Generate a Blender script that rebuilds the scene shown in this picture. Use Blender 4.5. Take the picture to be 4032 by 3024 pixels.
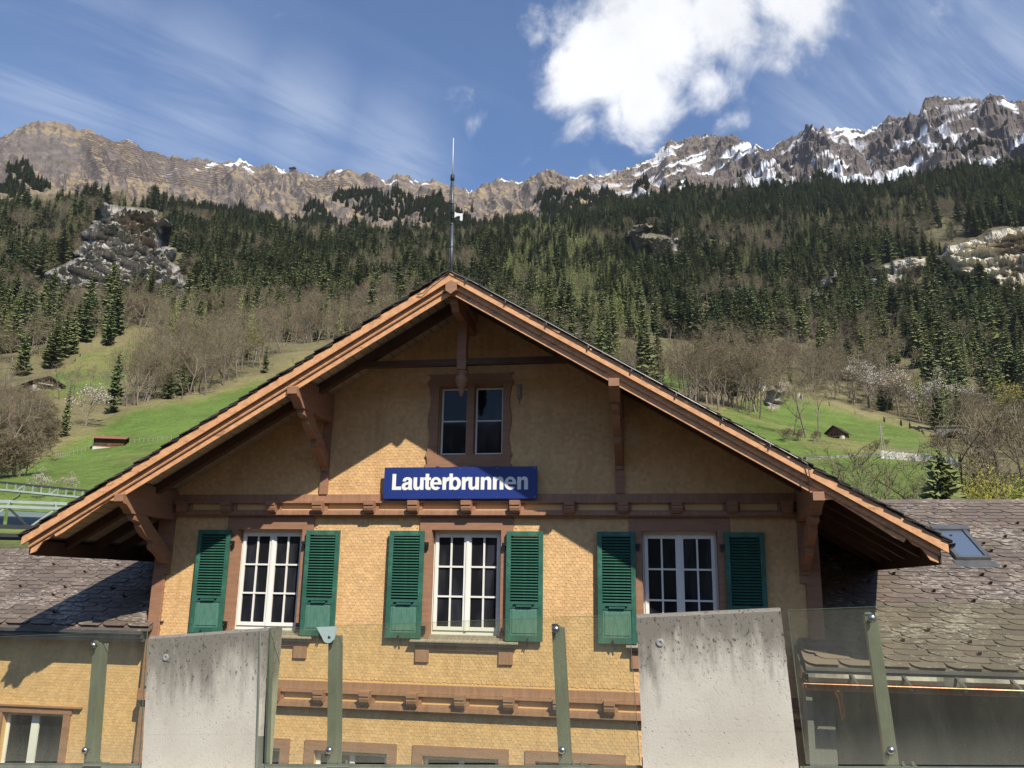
import bpy, bmesh, math, random
import numpy as np
from mathutils import Vector, Matrix
from mathutils.geometry import tessellate_polygon

for o in list(bpy.data.objects):
    bpy.data.objects.remove(o)
scene = bpy.context.scene
COL = scene.collection
R = math.radians
RNG = random.Random(7)

# ------------------------------------------------------------------ camera
EYE = Vector((3.023, -13.421, 0.145))          # standing on the plaza, metres; facade of the station is the plane y = 0
YAW, PITCH, ROLL = -0.171, 0.237, 0.016
_f = Vector((math.sin(YAW) * math.cos(PITCH), math.cos(YAW) * math.cos(PITCH), math.sin(PITCH)))
_r = Vector((math.cos(YAW), -math.sin(YAW), 0))
_u = _r.cross(_f)
_r2 = _r * math.cos(ROLL) + _u * math.sin(ROLL)
_u2 = -_r * math.sin(ROLL) + _u * math.cos(ROLL)
cam = bpy.data.cameras.new('camera')
cam.sensor_width = 36
cam.lens = 29.479
cam.clip_start = 0.1
cam.clip_end = 20000
camo = bpy.data.objects.new('camera', cam)
camo.matrix_world = Matrix(((_r2.x, _u2.x, -_f.x, EYE.x), (_r2.y, _u2.y, -_f.y, EYE.y), (_r2.z, _u2.z, -_f.z, EYE.z), (0, 0, 0, 1)))
COL.objects.link(camo)
scene.camera = camo

# ------------------------------------------------------------------ sun, sky, exposure
SUN = Vector((1.166, -1.5, 1.952)).normalized()
SUN_EL = math.asin(SUN.z)
SUN_AZ = math.atan2(SUN.x, SUN.y)
sl = bpy.data.lights.new('sun', 'SUN')
sl.energy = 5.0
sl.angle = R(0.53)
sl.color = (1.0, 0.93, 0.82)
so = bpy.data.objects.new('sun', sl)
so.rotation_euler = SUN.to_track_quat('Z', 'Y').to_euler()
so.location = (30, -40, 60)
COL.objects.link(so)
vs = scene.view_settings
vs.view_transform = 'Standard'
vs.look = 'None'
vs.exposure = 0.42
vs.gamma = 1
vs.use_curve_mapping = False
cy = scene.cycles
cy.max_bounces = 8
cy.transparent_max_bounces = 24
cy.volume_bounces = 0
cy.use_denoising = True
cy.denoising_prefilter = 'NONE'
cy.denoising_input_passes = 'RGB_ALBEDO_NORMAL'

def bearing_dir(az, el):
    az, el = R(az), R(el)
    return Vector((math.sin(az) * math.cos(el), math.cos(az) * math.cos(el), math.sin(el)))

class NT:
    """small helper to write node trees"""
    def __init__(s, tree):
        s.t = tree; s.n = tree.nodes; s.l = tree.links
    def add(s, typ, **kw):
        n = s.n.new(typ)
        for k, v in kw.items():
            if k == 'ins':
                for kk, vv in v.items():
                    sock = n.inputs[kk]
                    if isinstance(vv, bpy.types.NodeSocket):
                        s.l.new(vv, sock)
                    else:
                        sock.default_value = vv
            else:
                setattr(n, k, v)
        return n
    def math(s, op, a, b=None, c=None, clamp=False):
        n = s.n.new('ShaderNodeMath'); n.operation = op; n.use_clamp = clamp
        for i, v in enumerate((a, b, c)):
            if v is None: continue
            if isinstance(v, bpy.types.NodeSocket): s.l.new(v, n.inputs[i])
            else: n.inputs[i].default_value = v
        return n.outputs[0]
    def vmath(s, op, a, b=None, out=0):
        n = s.n.new('ShaderNodeVectorMath'); n.operation = op
        for i, v in enumerate((a, b)):
            if v is None: continue
            if isinstance(v, bpy.types.NodeSocket): s.l.new(v, n.inputs[i])
            else: n.inputs[i].default_value = v
        return n.outputs[out]
    def mix(s, f, a, b, typ='MIX'):
        n = s.n.new('ShaderNodeMix'); n.data_type = 'RGBA'; n.blend_type = typ
        for i, v in ((0, f), (6, a), (7, b)):
            if isinstance(v, bpy.types.NodeSocket): s.l.new(v, n.inputs[i])
            else: n.inputs[i].default_value = v if i == 0 else tuple(v) + (1,) * (4 - len(v))
        return n.outputs[2]
    def ramp(s, f, lo, hi, a=0.0, b=1.0, smooth=True):
        n = s.n.new('ShaderNodeMapRange'); n.interpolation_type = 'SMOOTHSTEP' if smooth else 'LINEAR'
        s.l.new(f, n.inputs[0])
        for i, v in ((1, lo), (2, hi), (3, a), (4, b)): n.inputs[i].default_value = v
        return n.outputs[0]
    def noise(s, vec, scale, detail=4, rough=0.55, dist=0.0, out=0):
        n = s.n.new('ShaderNodeTexNoise')
        n.inputs['Scale'].default_value = scale; n.inputs['Detail'].default_value = detail
        n.inputs['Roughness'].default_value = rough; n.inputs['Distortion'].default_value = dist
        if vec is not None: s.l.new(vec, n.inputs['Vector'])
        return n.outputs[out]
    def mapping(s, vec, scale=(1, 1, 1), rot=(0, 0, 0), loc=(0, 0, 0)):
        n = s.n.new('ShaderNodeMapping')
        n.inputs['Scale'].default_value = scale; n.inputs['Rotation'].default_value = rot; n.inputs['Location'].default_value = loc
        s.l.new(vec, n.inputs['Vector'])
        return n.outputs[0]

world = bpy.data.worlds.new('World')
scene.world = world
world.use_nodes = True
W = NT(world.node_tree)
W.n.clear()
SKY_STRENGTH = 0.075
sky = W.add('ShaderNodeTexSky', sky_type='NISHITA', sun_disc=False, sun_elevation=SUN_EL, sun_rotation=SUN_AZ,
            altitude=800, air_density=1.0, dust_density=0.25, ozone_density=2.0)
dirv = W.add('ShaderNodeTexCoord').outputs['Generated']
sep = W.add('ShaderNodeSeparateXYZ', ins={0: dirv})
zc = W.math('MAXIMUM', sep.outputs[2], 0.06)
plane = W.add('ShaderNodeCombineXYZ', ins={0: W.math('DIVIDE', sep.outputs[0], zc), 1: W.math('DIVIDE', sep.outputs[1], zc)}).outputs[0]
# cumulus: a few lobes where the big cloud stands, eaten away by noise; loose scraps anywhere else
lobes = [(c, r, k) for c, r, k in zip([(-3.26,34.46),(-5.4,32.77),(1.02,36.23),(5.89,36.53),(10.55,36.38),(0.01,32.14),(4.97,32.61),(-2.43,31.43),(1.0,30.95),(-14.78,32.44),(-12.78,30.81),(-9.23,28.41),(-8.1,36.2),(6.51,30.49)],
                                 (3.7, 2.7, 4.5, 4.0, 4.0, 2.7, 2.2, 1.7, 1.3, 2.0, 2.2, 1.5, 1.5, 2.3), (1.5, 1.3, 1.5, 1.4, 1.2, 1.4, 1.1, 1.0, .75, .52, .55, .40, .66, .62))]
nz = W.math('ADD', W.math('MULTIPLY', W.noise(dirv, 7.0, 9, 0.60, 0.6), .6), W.math('MULTIPLY', W.noise(dirv, 17.0, 7, 0.6, 0.4), .4))
nz2 = W.noise(dirv, 2.6, 5, 0.5)
acc = None
for (az, el), rad, k in lobes:
    d = W.vmath('DISTANCE', dirv, tuple(bearing_dir(az, el)), out=1)
    v = W.ramp(d, 0.0, math.radians(rad) * 1.5, k, 0.0, False)
    acc = v if acc is None else W.math('MAXIMUM', acc, v)
far = W.ramp(nz2, 0.70, 0.80)                                     # other clouds of the same kind elsewhere in the sky
infr = W.ramp(W.vmath('DISTANCE', dirv, tuple(bearing_dir(-10, 28)), out=1), 0.62, 0.85)
acc = W.math('MAXIMUM', acc, W.math('MULTIPLY', far, infr))
dens = W.math('ADD', acc, W.math('MULTIPLY', W.math('SUBTRACT', nz, 0.5), 3.2))
cum = W.ramp(dens, 0.26, 0.98)
# cirrus: long thin streaks running down to the right
cmap = W.mapping(W.mapping(plane, rot=(0, 0, R(-51))), scale=(0.42, 2.6, 1))
ci = W.noise(cmap, 1.3, 8, 0.62, 1.1)
cmap2 = W.mapping(plane, scale=(1, 1, 1), loc=(3.1, 1.7, 0))
band = W.ramp(W.noise(cmap2, 0.42, 2, 0.5), 0.40, 0.62)
cir = W.math('MULTIPLY', W.ramp(ci, 0.44, 0.78), W.math('ADD', W.math('MULTIPLY', band, 0.5), 0.12))
lb = None
for (az, el), rad, k in zip([(-40.82,29.5),(-33.0,29.46),(-26.05,29.79),(-18.91,28.56),(-43.54,31.27),(19.32,32.56),(14.73,30.91),(23.85,29.87)], (9, 8, 6, 6, 8, 11, 8, 9), (.62, .7, .72, .6, .45, .75, .6, .85)):
    d = W.vmath('DISTANCE', dirv, tuple(bearing_dir(az, el)), out=1)
    v = W.ramp(d, 0.0, math.radians(rad), k, 0.0)
    lb = v if lb is None else W.math('MAXIMUM', lb, v)
cir = W.math('ADD', cir, W.math('MULTIPLY', lb, W.ramp(ci, 0.32, 0.66, 0.12, 1.15)), clamp=True)
skyc = W.mix(1.0, sky.outputs[0], (1.18, 1.38, 1.62), 'MULTIPLY')
shade = W.ramp(W.noise(dirv, 5.0, 6, 0.6), 0.30, 0.62, 0.84, 1.0)
k = 1.0 / SKY_STRENGTH
cl = W.vmath('SCALE', (0.80 * k, 0.81 * k, 0.84 * k))
W.l.new(shade, cl.node.inputs['Scale'])
c1 = W.mix(W.math('MULTIPLY', cir, 0.75), skyc, (0.46 * k, 0.53 * k, 0.66 * k))
c2 = W.mix(cum, c1, cl)
bg = W.add('ShaderNodeBackground', ins={'Color': c2, 'Strength': SKY_STRENGTH})
W.add('ShaderNodeOutputWorld', ins={'Surface': bg.outputs[0]})

# ------------------------------------------------------------------ helpers
def tag(o, label=None, cat=None, group=None, kind=None):
    for kk, v in (('label', label), ('category', cat), ('group', group), ('kind', kind)):
        if v: o[kk] = v
    return o

def empty(name, loc=(0, 0, 0), label=None, cat=None, group=None):
    o = bpy.data.objects.new(name, None)
    o.empty_display_size = 0.2
    o.location = loc
    COL.objects.link(o)
    return tag(o, label, cat, group)

def link(name, data, parent=None, mw=None):
    o = bpy.data.objects.new(name, data)
    COL.objects.link(o)
    if parent is not None: o.parent = parent
    if mw is not None: o.matrix_local = mw
    return o

class MB:
    """collects faces for one mesh"""
    def __init__(s): s.v = []; s.f = []; s.m = []; s.mi = 0
    def face(s, pts):
        b = len(s.v); s.v += [tuple(p) for p in pts]; s.f.append(tuple(range(b, b + len(pts)))); s.m.append(s.mi); return s
    def hexa(s, p):   # 8 corners: bottom 4 ccw, top 4 ccw
        b = len(s.v); s.v += [tuple(q) for q in p]
        for q in ((3, 2, 1, 0), (4, 5, 6, 7), (0, 1, 5, 4), (1, 2, 6, 5), (2, 3, 7, 6), (3, 0, 4, 7)):
            s.f.append(tuple(b + i for i in q)); s.m.append(s.mi)
        return s
    def box(s, x0, x1, y0, y1, z0, z1):
        return s.hexa([(x0, y0, z0), (x1, y0, z0), (x1, y1, z0), (x0, y1, z0), (x0, y0, z1), (x1, y0, z1), (x1, y1, z1), (x0, y1, z1)])
    def prism(s, poly, fn, a, b, holes=()):
        """poly: 2-D outline (ccw seen from the 'a' side), fn(u, v, w) -> point; w runs a..b"""
        loops = [list(poly)] + [list(h) for h in holes]
        flat = [p for L in loops for p in L]
        tris = tessellate_polygon([[Vector((p[0], p[1], 0)) for p in L] for L in loops])
        n = len(flat); base = len(s.v)
        s.v += [tuple(fn(p[0], p[1], a)) for p in flat] + [tuple(fn(p[0], p[1], b)) for p in flat]
        for t in tris:
            s.f.append(tuple(base + i for i in t)); s.m.append(s.mi)
            s.f.append(tuple(base + n + i for i in reversed(t))); s.m.append(s.mi)
        k = 0
        for L in loops:
            m = len(L)
            for i in range(m):
                j = (i + 1) % m
                s.f.append((base + k + i, base + k + j, base + n + k + j, base + n + k + i)); s.m.append(s.mi)
            k += m
        return s
    def xz(s, poly, y0, y1, holes=()): return s.prism(poly, lambda u, v, w: (u, w, v), y0, y1, holes)
    def yz(s, poly, x0, x1): return s.prism(poly, lambda u, v, w: (w, u, v), x0, x1)
    def tube(s, pts, rads, n=8, caps=True):
        pts = [Vector(p) for p in pts]
        if not hasattr(rads, '__len__'): rads = [rads] * len(pts)
        base = len(s.v); up = Vector((0, 0, 1))
        for i, p in enumerate(pts):
            d = (pts[min(i + 1, len(pts) - 1)] - pts[max(i - 1, 0)]).normalized()
            a = d.cross(up if abs(d.z) < 0.95 else Vector((0, 1, 0))).normalized(); c = d.cross(a)
            for k in range(n):
                t = 2 * math.pi * k / n
                s.v.append(tuple(p + (a * math.cos(t) + c * math.sin(t)) * rads[i]))
        for i in range(len(pts) - 1):
            for k in range(n):
                k2 = (k + 1) % n
                s.f.append((base + i * n + k, base + i * n + k2, base + (i + 1) * n + k2, base + (i + 1) * n + k)); s.m.append(s.mi)
        if caps:
            s.f.append(tuple(base + k for k in reversed(range(n)))); s.m.append(s.mi)
            s.f.append(tuple(base + (len(pts) - 1) * n + k for k in range(n))); s.m.append(s.mi)
        return s
    def lathe(s, prof, c, n=16, axis='z'):
        """prof: (radius, height)"""
        base = len(s.v); c = Vector(c)
        for r_, h in prof:
            for k in range(n):
                t = 2 * math.pi * k / n
                q = (r_ * math.cos(t), r_ * math.sin(t), h)
                if axis == 'y': q = (q[0], q[2], q[1])
                s.v.append(tuple(c + Vector(q)))
        for i in range(len(prof) - 1):
            for k in range(n):
                k2 = (k + 1) % n
                s.f.append((base + i * n + k, base + i * n + k2, base + (i + 1) * n + k2, base + (i + 1) * n + k)); s.m.append(s.mi)
        s.f.append(tuple(base + k for k in range(n))); s.m.append(s.mi)
        s.f.append(tuple(base + (len(prof) - 1) * n + k for k in range(n))); s.m.append(s.mi)
        return s
    def mesh(s, name, mats, smooth=False, fix=True):
        me = bpy.data.meshes.new(name)
        me.from_pydata(s.v, [], s.f)
        for m in (mats if isinstance(mats, (list, tuple)) else [mats]): me.materials.append(m)
        if any(s.m): me.polygons.foreach_set('material_index', s.m)
        if fix:
            bm = bmesh.new(); bm.from_mesh(me); bmesh.ops.recalc_face_normals(bm, faces=bm.faces); bm.to_mesh(me); bm.free()
        if smooth: me.polygons.foreach_set('use_smooth', [True] * len(me.polygons))
        me.update()
        return me
    def build(s, name, mats, parent=None, smooth=False, bevel=0, mw=None):
        o = link(name, s.mesh(name, mats, smooth), parent, mw)
        if bevel:
            b = o.modifiers.new('edge', 'BEVEL'); b.width = bevel; b.segments = 2; b.limit_method = 'ANGLE'; b.angle_limit = R(40)
        return o

def np_mesh(name, verts, faces_n, loops, mats, flat=True):
    """fast mesh from arrays; faces_n: vertices per face, loops: vertex indices"""
    me = bpy.data.meshes.new(name)
    me.vertices.add(len(verts)); me.vertices.foreach_set('co', np.asarray(verts, np.float32).ravel())
    me.loops.add(len(loops)); me.loops.foreach_set('vertex_index', np.asarray(loops, np.int32))
    faces_n = np.asarray(faces_n, np.int32)
    me.polygons.add(len(faces_n))
    starts = np.concatenate([[0], np.cumsum(faces_n)[:-1]]).astype(np.int32)
    me.polygons.foreach_set('loop_start', starts)
    me.update(calc_edges=True)
    if flat: me.attributes.new('sharp_face', 'BOOLEAN', 'FACE').data.foreach_set('value', np.ones(len(faces_n), bool))
    for m in (mats if isinstance(mats, (list, tuple)) else [mats]): me.materials.append(m)
    return me

# ------------------------------------------------------------------ materials
MATS = {}
def material(name, color, rough=0.7, var=0.12, vscale=6.0, stretch=(1, 1, 1), bump=0.0, bscale=40.0, metal=0.0, spec=0.4,
             island=0.0, dark=None, dark_lo=0.55, dark_hi=0.7, dscale=5.0, coord='Object', dstretch=None, rnd=0.0):
    if name in MATS: return MATS[name]
    m = bpy.data.materials.new(name); m.use_nodes = True
    T = NT(m.node_tree)
    p = m.node_tree.nodes['Principled BSDF']
    co = T.add('ShaderNodeTexCoord').outputs[coord] if coord != 'World' else T.add('ShaderNodeNewGeometry').outputs['Position']
    mp = T.mapping(co, scale=stretch)
    n = T.noise(mp, vscale, 5, 0.6)
    f = T.ramp(n, 0.25, 0.75, 1 - var, 1 + var)
    c = T.mix(1.0, tuple(color), T.add('ShaderNodeCombineColor', ins={0: f, 1: f, 2: f}).outputs[0], 'MULTIPLY')
    if island or rnd:
        src = T.add('ShaderNodeNewGeometry').outputs['Random Per Island'] if island else None
        ob = T.add('ShaderNodeObjectInfo').outputs['Random']
        s_ = T.math('FRACT', T.math('ADD', src, ob)) if src is not None else ob
        g = T.ramp(s_, 0, 1, 1 - (island or rnd), 1 + (island or rnd), False)
        c = T.mix(1.0, c, T.add('ShaderNodeCombineColor', ins={0: g, 1: g, 2: g}).outputs[0], 'MULTIPLY')
    if dark is not None:
        mp2 = T.mapping(co, scale=dstretch or stretch)
        c = T.mix(T.ramp(T.noise(mp2, dscale, 6, 0.65), dark_lo, dark_hi), c, tuple(dark))
    T.l.new(c, p.inputs['Base Color'])
    p.inputs['Roughness'].default_value = rough
    p.inputs['Metallic'].default_value = metal
    p.inputs['Specular IOR Level'].default_value = spec
    if bump:
        b = T.add('ShaderNodeBump', ins={'Strength': bump, 'Distance': 0.02, 'Height': T.noise(mp, bscale, 5, 0.6)})
        T.l.new(b.outputs[0], p.inputs['Normal'])
    MATS[name] = m
    return m

# ------------------------------------------------------------------ terrain (real scale: ridge about 2.8 km away, 1.3-1.7 km above the valley)
def _hash(ix, iy, seed):
    h = (ix.astype(np.int64) * 374761393 + iy.astype(np.int64) * 668265263 + seed * 1442695041) & 0xFFFFFFFF
    h = ((h ^ (h >> 13)) * 1274126177) & 0xFFFFFFFF
    return ((h ^ (h >> 16)) & 0xFFFFFF) / float(0xFFFFFF)
def vnoise(x, y, seed=0):
    ix, iy = np.floor(x), np.floor(y)
    fx, fy = x - ix, y - iy
    fx, fy = fx * fx * (3 - 2 * fx), fy * fy * (3 - 2 * fy)
    a, b = _hash(ix, iy, seed), _hash(ix + 1, iy, seed)
    c, d = _hash(ix, iy + 1, seed), _hash(ix + 1, iy + 1, seed)
    return (a * (1 - fx) + b * fx) * (1 - fy) + (c * (1 - fx) + d * fx) * fy
def fbm(x, y, seed=0, oct=5, gain=0.5):
    s, a, t = 0, 1, 0
    for i in range(oct):
        s = s + a * vnoise(x * 2 ** i + 13.7 * i, y * 2 ** i - 7.1 * i, seed + i); t += a; a *= gain
    return s / t
def ridged(x, y, seed=0, oct=4, gain=0.5):
    s, a, t = 0, 1, 0
    for i in range(oct):
        s = s + a * (1 - np.abs(2 * vnoise(x * 2 ** i + 5.3 * i, y * 2 ** i + 9.9 * i, seed + i) - 1)); t += a; a *= gain
    return s / t
def in_poly(az, el, poly):
    """even-odd test on bearing / elevation (degrees seen from the plaza)"""
    inside = np.zeros(np.shape(az), bool)
    n = len(poly)
    for i in range(n):
        x0, y0 = poly[i]; x1, y1 = poly[(i + 1) % n]
        if y0 == y1: continue
        c = ((y0 > el) != (y1 > el)) & (az < (x1 - x0) * (el - y0) / (y1 - y0) + x0)
        inside ^= c
    return inside
def smooth(a, lo, hi):
    t = np.clip((a - lo) / (hi - lo), 0, 1); return t * t * (3 - 2 * t)

# surveyed profile: bearing / elevation of the ground at given distances
PROFILE = [
    (180, [(-44.24,4.06),(-40.96,4.54),(-32.78,5.18),(-9.68,6.32),(13.96,6.09),(21.7,5.87),(25.84,5.67)]),
    (263, [(-44.54,6.1),(-41.23,6.53),(-35.58,7.9),(-33.15,8.56),(-26.73,9.54),(-9.74,10.4),(5.65,8.44),(14.12,8.09),(19.19,7.34),(21.82,6.93),(25.97,6.68)]),
    (360, [(-45.06,9.56),(-41.76,10.32),(-39.43,10.97),(-35.95,11.01),(-33.5,11.74),(-30.18,12.18),(-27.03,13.07),(-19.7,14.14),(-9.8,13.87),(-0.33,12.9),(5.8,11.48),(11.52,9.85),(14.23,9.36),(16.83,8.98),(21.97,8.21),(26.11,7.82)]),
    (450, [(-45.32,11.23),(-41.98,11.87),(-39.61,12.34),(-36.25,13.5),(-33.83,14.63),(-27.18,14.76),(-19.79,15.7),(-9.83,15.77),(-0.29,14.46),(5.86,12.7),(11.64,11.5),(14.33,10.6),(16.92,9.94),(22.08,9.2),(26.24,8.84)]),
    (600, [(-45.6,13.03),(-42.25,13.74),(-36.53,15.7),(-34.0,16.12),(-27.38,16.92),(-9.87,17.98),(5.99,15.29),(11.86,14.59),(17.26,13.52),(22.47,12.68),(26.67,12.16)]),
    (800, [(-46.04,15.84),(-42.68,16.66),(-37.78,17.99),(-31.7,18.44),(-27.56,18.96),(-9.91,20.42),(6.17,18.72),(17.66,17.61),(22.99,17.04),(27.23,16.36)]),
    (1050, [(-46.56,19.01),(-43.19,20.03),(-38.17,20.88),(-34.63,21.39),(-27.79,21.33),(-9.95,22.81),(-0.09,22.5),(9.45,22.23),(18.1,21.91),(23.53,21.45),(27.82,20.63)]),
    (1300, [(-46.77,20.26),(-43.38,21.25),(-38.44,22.78),(-34.84,23.07),(-31.27,22.61),(-27.91,22.65),(-20.25,23.17),(-13.57,23.57),(-6.78,24.14),(-1.7,24.79),(3.28,25.07),(9.62,24.64),(15.53,24.1),(18.34,24.18),(23.82,23.7),(28.15,22.85)]),
    (1520, [(-46.85,20.76),(-43.46,21.76),(-38.51,23.27),(-34.93,23.71),(-31.36,23.47),(-27.99,23.38),(-20.3,23.92),(-13.59,24.33),(-6.78,24.9),(-1.69,25.39),(3.3,25.55),(9.65,25.1),(15.57,24.54),(18.38,24.58),(23.86,23.98),(28.18,23.1)]),
    (1760, [(-47.06,21.99),(-43.68,23.12),(-38.74,24.87),(-35.1,25.09),(-31.53,24.89),(-28.12,24.77),(-20.39,25.3),(-13.64,25.54),(-6.79,26.08),(-1.67,26.5),(3.38,27.31),(9.79,26.92),(15.75,26.36),(18.59,26.48),(24.1,25.79),(28.44,24.8)]),
    (2050, [(-47.28,23.22),(-43.98,24.95),(-43.34,25.65),(-42.67,26.23),(-41.94,26.53),(-40.94,26.88),(-40.4,26.91),(-39.96,26.67),(-39.3,26.83),(-38.59,26.65),(-37.59,26.56),(-36.78,26.85),(-35.31,26.61),(-34.28,26.65),(-33.25,26.71),(-32.19,26.65),(-31.11,26.56),(-30.18,26.54),(-29.28,26.83),(-28.3,26.46),(-27.39,26.91),(-26.57,26.74),(-25.74,26.44),(-23.79,26.47),(-23.1,26.96),(-22.35,27.07),(-21.86,27.24),(-21.17,26.95),(-20.51,27.07),(-19.15,26.89),(-18.44,27.42),(-17.81,27.23),(-16.94,26.87),(-16.1,27.13),(-15.06,26.98),(-14.2,26.84),(-13.16,26.68),(-12.31,26.98),(-11.56,27.33),(-10.74,27.64),(-9.9,27.27),(-9.21,27.16),(-8.52,27.52),(-7.66,27.7),(-6.97,27.73),(-6.27,27.4),(-5.59,27.3),(-4.55,27.54),(-3.35,27.57),(-2.32,27.86),(-1.3,28.02),(-0.27,28.35),(0.76,28.72),(1.18,29.21),(1.63,29.47),(2.47,29.46),(3.48,29.61),(4.47,29.49),(5.45,29.25),(6.72,28.63),(7.69,28.63),(8.64,28.49),(9.6,28.7),(10.56,28.85),(11.35,29.07),(11.98,29.14),(13.04,29.08),(13.93,28.88),(14.35,28.53),(15.09,28.54),(15.7,28.7),(16.14,28.81),(16.58,28.83),(17.71,28.66),(18.39,28.63),(18.57,29.18),(18.83,29.49),(19.5,29.45),(20.3,29.27),(21.07,28.88),(21.71,28.62),(22.12,28.34),(22.42,28.6),(22.82,28.81),(23.18,28.77),(23.78,28.44),(24.42,28.14),(25.51,27.39),(28.55,25.52)]),
]
# terrain grid: bearings dense where the valley opens in front of the plaza, coarse behind it
AZS = np.concatenate([np.arange(-54.0, 34.0, 0.08), np.arange(34.0, 306.0 - 0.01, 3.0)])
DS = np.concatenate([[1.0, 15, 30, 45, 60, 80, 100, 120, 140, 160], np.exp(np.linspace(np.log(175), np.log(600), 62)), np.linspace(604.5, 1300, 155), np.linspace(1304, 2064, 190), [2090, 2140, 2250, 2450, 2700]])
NA, ND = len(AZS), len(DS)
azu = np.where(AZS > 180, AZS - 360, AZS)
nodes_d = [1.0, 60, 120] + [d for d, _ in PROFILE] + [2700]
nodes_z = [np.full(NA, -5.2), np.full(NA, -5.1), np.full(NA, 0.5)]
for d, prof in PROFILE:
    pa = np.array(sorted(prof))
    el = np.interp(azu, pa[:, 0], pa[:, 1])
    nodes_z.append(EYE.z + d * np.tan(np.radians(el)))
nodes_z.append(nodes_z[-1] * 0.80)
back = smooth(np.abs(((AZS + 10 + 180) % 360) - 180), 48, 110)      # the other side of the valley is lower
NZ = np.array(nodes_z)
NZ = np.where(NZ > 0, NZ * (1 - 0.55 * back), NZ)
Z = np.zeros((ND, NA))
nd = np.array(nodes_d, float)
for k in range(ND):
    j = min(np.searchsorted(nd, DS[k], side='right') - 1, len(nd) - 2)
    t = (DS[k] - nd[j]) / (nd[j + 1] - nd[j])
    Z[k] = NZ[j] * (1 - t) + NZ[j + 1] * t
AZ2, D2 = np.meshgrid(AZS, DS)
# soften the breaks between the surveyed distances (not the skyline)
Zs = Z.copy()
for it in range(6):
    Zs[1:-1] = 0.25 * Zs[:-2] + 0.5 * Zs[1:-1] + 0.25 * Zs[2:]
wk = 1 - smooth(D2, 1800, 2000)
Z = Z * (1 - wk) + Zs * wk
azr = np.radians(AZ2)
X2 = EYE.x + D2 * np.sin(azr); Y2 = EYE.y + D2 * np.cos(azr)
azs2 = np.where(AZ2 > 180, AZ2 - 360, AZ2)
EL2 = np.degrees(np.arctan2(Z - EYE.z, D2))
j1 = (fbm(X2 / 45, Y2 / 45, 3, 4) - 0.5)
j2 = (fbm(X2 / 45, Y2 / 45, 9, 4) - 0.5)
azj, elj = azs2 + 1.6 * j1, EL2 + 1.0 * j2

MEADOWS = [[(-43.23,-1.32),(-44.21,5.35),(-41.12,5.73),(-39.81,6.52),(-39.04,7.13),(-38.05,8.11),(-36.3,9.35),(-34.69,10.22),(-30.13,11.74),(-26.18,13.6),(-24.73,14.57),(-21.04,15.31),(-16.51,14.31),(-14.03,-1.05)],
           [(-39.82,11.12),(-38.97,12.29),(-37.85,13.43),(-36.45,14.28),(-35.21,14.65),(-33.8,15.07),(-33.63,14.36),(-34.16,13.18),(-35.18,12.19),(-36.52,11.18),(-38.14,10.71),(-39.28,10.8)],
           [(-9.26,7.89),(-6.41,10.12),(-3.53,10.9),(-0.35,11.81),(1.83,11.54),(4.61,11.83),(7.05,12.4),(8.83,12.55),(10.95,11.77),(13.79,10.69),(16.89,9.6),(17.86,9.0),(18.89,8.05),(19.04,7.07),(18.29,3.27),(-9.19,3.24)],
           [(-1.56,14.74),(-0.43,15.24),(3.48,14.34),(4.06,13.23),(1.56,12.85),(-0.62,13.84)]]
ROCKS = [[(-40.96,16.66),(-39.14,18.31),(-38.53,19.97),(-38.1,21.31),(-37.26,22.18),(-35.92,22.58),(-34.64,22.62),(-34.07,21.92),(-33.67,20.54),(-32.51,19.26),(-31.56,18.52),(-31.02,17.55),(-32.74,17.47),(-34.2,17.79),(-36.38,17.56),(-38.68,16.84)],
         [(19.09,19.93),(19.55,20.55),(20.62,20.78),(22.19,21.04),(23.56,21.09),(25.57,20.88),(25.0,16.49),(23.03,16.82),(22.26,17.49),(20.87,18.48),(19.38,18.99)],
         [(14.08,19.15),(15.14,19.94),(16.86,20.5),(18.07,20.37),(17.97,19.4),(15.9,19.12),(14.58,18.42)],
         [(-1.72,23.79),(-0.55,24.1),(0.6,23.68),(1.63,23.02),(2.29,20.55),(1.34,21.06),(-0.26,22.36)],
         [(7.48,12.26),(7.93,13.36),(8.9,13.69),(9.18,12.53),(8.61,11.42),(7.74,11.55)],
         [(10.36,18.73),(11.96,19.75),(12.16,18.55),(10.87,16.9)], [(4.94,19.17),(5.89,19.35),(5.97,17.88),(5.18,17.63)]]
front = (np.abs(azs2 + 10) < 46)
meadow = np.zeros_like(Z, bool)
for p in MEADOWS: meadow |= in_poly(azj * 1.0, elj, p)
meadow &= front & (D2 < 620) & (D2 > 110)
rockm = np.zeros_like(Z, bool)
for p in ROCKS: rockm |= in_poly(azs2 + 2.2 * j1, EL2 + 1.6 * j2, p)
rockm &= front & (D2 > 300) & (D2 < 1290)
rocks_f = rockm.astype(float)
for it in range(3):
    rocks_f[1:-1, 1:-1] = (rocks_f[1:-1, 1:-1] * 2 + rocks_f[:-2, 1:-1] + rocks_f[2:, 1:-1] + rocks_f[1:-1, :-2] + rocks_f[1:-1, 2:]) / 6

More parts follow.
